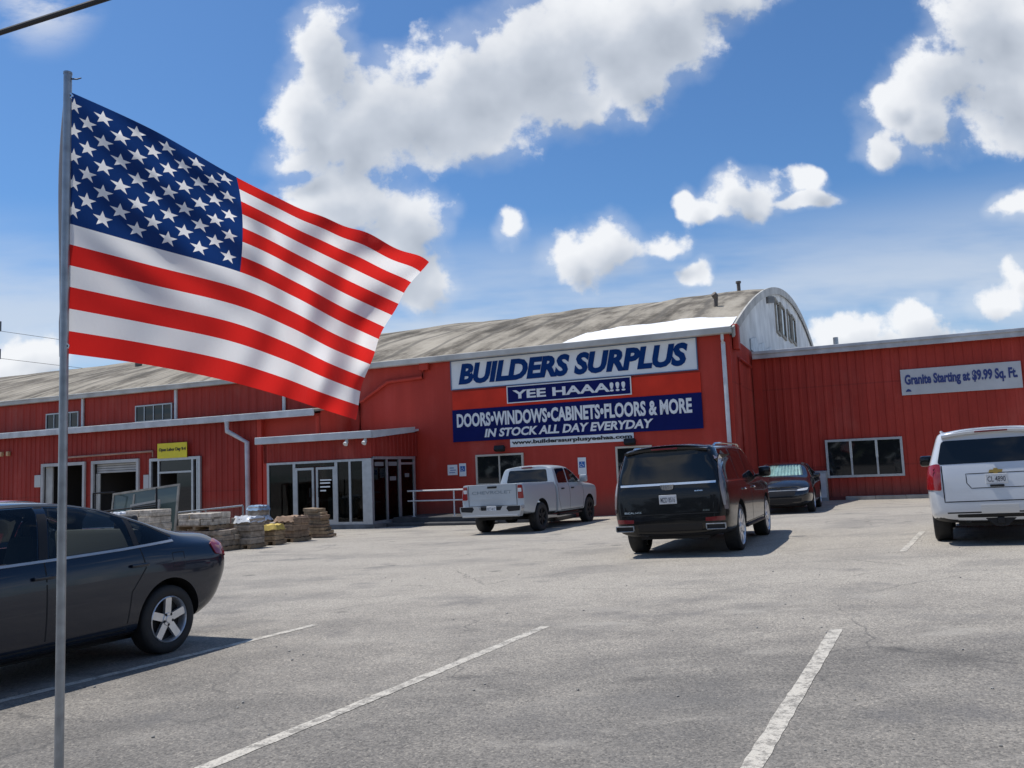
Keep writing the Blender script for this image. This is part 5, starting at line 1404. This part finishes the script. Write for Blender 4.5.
BLOBS = [(-0.2174, 0.5182, 0.044, 0.0712), (-0.2397, 0.436, 0.0385, 0.0578), (-0.1913, 0.4086, 0.0768, 0.0614), (-0.1234, 0.4374, 0.0899, 0.0642), (-0.0368, 0.4656, 0.0965, 0.0708), (0.0442, 0.4942, 0.0968, 0.0774), (0.1133, 0.5235, 0.0906, 0.0712), (0.1883, 0.5398, 0.0843, 0.0583), (0.2647, 0.5756, 0.078, 0.039), (0.0844, 0.435, 0.0513, 0.0334), (0.1601, 0.4765, 0.058, 0.0412), (-0.039, 0.4022, 0.0576, 0.032), (-0.2467, 0.3795, 0.0434, 0.0281), (-0.193, 0.3272, 0.0787, 0.0381), (-0.1173, 0.3079, 0.0456, 0.0431), (-0.0992, 0.2249, 0.0327, 0.0327), (-0.1522, 0.2638, 0.0631, 0.0379), (0.6011, 0.5286, 0.0647, 0.0647), (0.5516, 0.4598, 0.0669, 0.0489), (0.5043, 0.4109, 0.0538, 0.041), (0.4643, 0.3709, 0.0306, 0.0255), (0.6101, 0.4318, 0.0641, 0.0539), (0.6647, 0.4871, 0.0645, 0.0774), (0.4736, 0.4376, 0.0282, 0.0205), (0.6482, 0.3859, 0.0511, 0.0255), (0.3047, 0.3139, 0.033, 0.0304), (0.2763, 0.3225, 0.0228, 0.0279), (0.3642, 0.3326, 0.028, 0.0165), (0.3563, 0.308, 0.0482, 0.0114), (0.2234, 0.3086, 0.0152, 0.0203), (0.2495, 0.3013, 0.0304, 0.0165), (0.0733, 0.2507, 0.0378, 0.0277), (0.1207, 0.261, 0.0454, 0.0328), (0.1786, 0.2648, 0.0379, 0.0177), (0.0051, 0.2868, 0.019, 0.0228), (0.2222, 0.2298, 0.0252, 0.0126), (0.6155, 0.291, 0.0354, 0.0202), (0.4017, 0.1521, 0.0499, 0.0225), (0.4905, 0.1605, 0.04, 0.025), (0.5848, 0.1747, 0.0475, 0.0213), (0.6155, 0.1953, 0.0226, 0.0251), (0.4505, 0.1381, 0.0872, 0.0125), (-0.562, 0.1629, 0.0425, 0.0275), (-0.595, 0.1486, 0.0374, 0.0175)]
# overhead and behind: more fair weather cumulus, seen in reflections
G_ = bpy.data.node_groups.new('cloud_density', 'ShaderNodeTree')
G_.interface.new_socket('P', in_out='INPUT', socket_type='NodeSocketVector'); G_.interface.new_socket('D', in_out='OUTPUT', socket_type='NodeSocketFloat')
gn, gl = G_.nodes, G_.links
gi = gn.new('NodeGroupInput'); go = gn.new('NodeGroupOutput')
wn = noise_node(gn, gl, gi.outputs[0], 14, 3, .5)
wv = gn.new('ShaderNodeVectorMath'); wv.operation = 'MULTIPLY_ADD'; gl.new(wn.outputs['Color'], wv.inputs[0]); wv.inputs[1].default_value = (.05, .05, 0)
sb = gn.new('ShaderNodeVectorMath'); sb.operation = 'SUBTRACT'; gl.new(gi.outputs[0], sb.inputs[0]); sb.inputs[1].default_value = (.025, .025, 0); gl.new(sb.outputs[0], wv.inputs[2])
acc = None
for (cx, cy, rx, ry) in BLOBS:
    v1 = gn.new('ShaderNodeVectorMath'); v1.operation = 'MULTIPLY_ADD'; gl.new(wv.outputs[0], v1.inputs[0])
    k_ = 1.17 if ry > .03 and rx > .045 else 1.08; rx *= k_; ry *= k_; v1.inputs[1].default_value = (1 / rx, 1 / ry, 0); v1.inputs[2].default_value = (-cx / rx, -cy / ry, 0)
    v2 = gn.new('ShaderNodeVectorMath'); v2.operation = 'LENGTH'; gl.new(v1.outputs[0], v2.inputs[0])
    if acc is None: acc = v2.outputs['Value']
    else:
        mn = gn.new('ShaderNodeMath'); mn.operation = 'SMOOTH_MIN'; gl.new(acc, mn.inputs[0]); gl.new(v2.outputs['Value'], mn.inputs[1]); mn.inputs[2].default_value = .45; acc = mn.outputs[0]
f1 = noise_node(gn, gl, gi.outputs[0], 15, 10, .55); f2 = noise_node(gn, gl, gi.outputs[0], 48, 7, .62)
m = math_node(gn, gl, 'SUBTRACT', 1.0, acc)
m = math_node(gn, gl, 'MAXIMUM', m, -1.2)
nz = math_node(gn, gl, 'MULTIPLY_ADD', math_node(gn, gl, 'SUBTRACT', f1.outputs['Fac'], .5), 1.8, math_node(gn, gl, 'MULTIPLY', math_node(gn, gl, 'SUBTRACT', f2.outputs['Fac'], .5), .62))
G_.interface.new_socket('Soft', in_out='OUTPUT', socket_type='NodeSocketFloat')
gl.new(math_node(gn, gl, 'ADD', m, nz), go.inputs[0])
f3 = noise_node(gn, gl, gi.outputs[0], 13, 3, .5)
gl.new(math_node(gn, gl, 'MULTIPLY_ADD', math_node(gn, gl, 'SUBTRACT', f3.outputs['Fac'], .5), 1.5, m), go.inputs[1])
tc = N.new('ShaderNodeTexCoord'); sx = N.new('ShaderNodeSeparateXYZ'); L.new(tc.outputs['Generated'], sx.inputs[0])
yy = math_node(N, L, 'MAXIMUM', sx.outputs['Y'], .15)
cb = N.new('ShaderNodeCombineXYZ'); L.new(math_node(N, L, 'DIVIDE', sx.outputs['X'], yy), cb.inputs[0]); L.new(math_node(N, L, 'DIVIDE', sx.outputs['Z'], yy), cb.inputs[1])
def dens(off):
    g = N.new('ShaderNodeGroup'); g.node_tree = G_
    a = N.new('ShaderNodeVectorMath'); a.operation = 'ADD'; L.new(cb.outputs[0], a.inputs[0]); a.inputs[1].default_value = off; L.new(a.outputs[0], g.inputs[0]); return g.outputs[0], g.outputs[1]
D0, E0_ = dens((0, 0, 0)); F1, D1 = dens((-.018, .030, 0))
alpha = math_node(N, L, 'MAXIMUM', mrange(N, L, D0, -.06, .42), mrange(N, L, math_node(N, L, 'MULTIPLY_ADD', D0, .5, E0_), -.50, .5, 0, .28))
shade = mrange(N, L, math_node(N, L, 'ADD', math_node(N, L, 'MULTIPLY_ADD', D1, .70, math_node(N, L, 'MULTIPLY', E0_, .10)), math_node(N, L, 'MULTIPLY', F1, .16)), -.12, .95, 0, 1, False)
ccol = ramp(N, [(0., (9.4, 9.6, 9.9)), (.3, (8.0, 8.3, 8.8)), (.62, (5.9, 6.4, 7.2)), (1., (4.6, 5.1, 5.9))]); L.new(shade, ccol.inputs[0])
skyt = mixc(N, L, 1.0, sky.outputs[0], (.62, .95, 1.27), 'MULTIPLY')
# generic cumulus for the rest of the dome
zz = math_node(N, L, 'MAXIMUM', sx.outputs['Z'], .06)
c2 = N.new('ShaderNodeCombineXYZ'); L.new(math_node(N, L, 'DIVIDE', sx.outputs['X'], zz), c2.inputs[0]); L.new(math_node(N, L, 'DIVIDE', sx.outputs['Y'], zz), c2.inputs[1])
gnz = noise_node(N, L, c2.outputs[0], 1.3, 8, .58)
ga = mrange(N, L, gnz.outputs['Fac'], .54, .64)
back = mrange(N, L, sx.outputs['Y'], .55, .3)
up = mrange(N, L, sx.outputs['Z'], .62, .75)
ga = math_node(N, L, 'MULTIPLY', ga, math_node(N, L, 'MAXIMUM', back, up))
gcol = mixc(N, L, mrange(N, L, gnz.outputs['Fac'], .6, .75), (9., 9.2, 9.5), (4.5, 5., 5.8))
# thin haze sheets low down
hz = noise_node(N, L, mapping(N, L, cb.outputs[0], (2.2, 11, 1), (0, 0, R(-6))), 1.0, 5, .55)
low = math_node(N, L, 'MULTIPLY', mrange(N, L, sx.outputs['Z'], .30, .17), mrange(N, L, hz.outputs['Fac'], .29, .62, .11, .78))
col = mixc(N, L, low, skyt, (6.6, 7.3, 8.3))
wis = noise_node(N, L, mapping(N, L, cb.outputs[0], (6, 14, 1), (0, 0, R(20))), 1.0, 6, .6)
wv_ = N.new('ShaderNodeVectorMath'); wv_.operation = 'DISTANCE'; L.new(cb.outputs[0], wv_.inputs[0]); wv_.inputs[1].default_value = (-.56, .605, 0)
wa = math_node(N, L, 'MULTIPLY', mrange(N, L, wv_.outputs['Value'], .09, .0), mrange(N, L, wis.outputs['Fac'], .4, .62, 0, .8))
col = mixc(N, L, wa, col, (8.6, 8.8, 9.2))
col = mixc(N, L, ga, col, gcol)
front = mrange(N, L, sx.outputs['Y'], .25, .4)
col = mixc(N, L, math_node(N, L, 'MULTIPLY', math_node(N, L, 'MULTIPLY', alpha, .97), front), col, ccol.outputs[0])
L.new(col, bg.inputs['Color'])

cd = bpy.data.cameras.new('camera'); cam = bpy.data.objects.new('camera', cd); COL.objects.link(cam); S.camera = cam
cd.sensor_width = 36; cd.lens = 36 * 850 / 1024; cd.clip_start = .05; cd.clip_end = 2000
cam.matrix_world = Matrix.Translation((0, 0, 1.55)) @ Matrix.Rotation(math.pi / 2 + R(5.8), 4, 'X') @ Matrix.Rotation(-math.atan(.0407), 4, 'Z')
S.view_settings.view_transform = 'Standard'; S.view_settings.look = 'None'; S.view_settings.exposure = .2; S.view_settings.gamma = 1; S.view_settings.use_curve_mapping = False
S.cycles.max_bounces = 6; S.cycles.diffuse_bounces = 3; S.cycles.glossy_bounces = 3; S.cycles.transparent_max_bounces = 8
S.cycles.use_denoising = True; S.cycles.sample_clamp_indirect = 4.
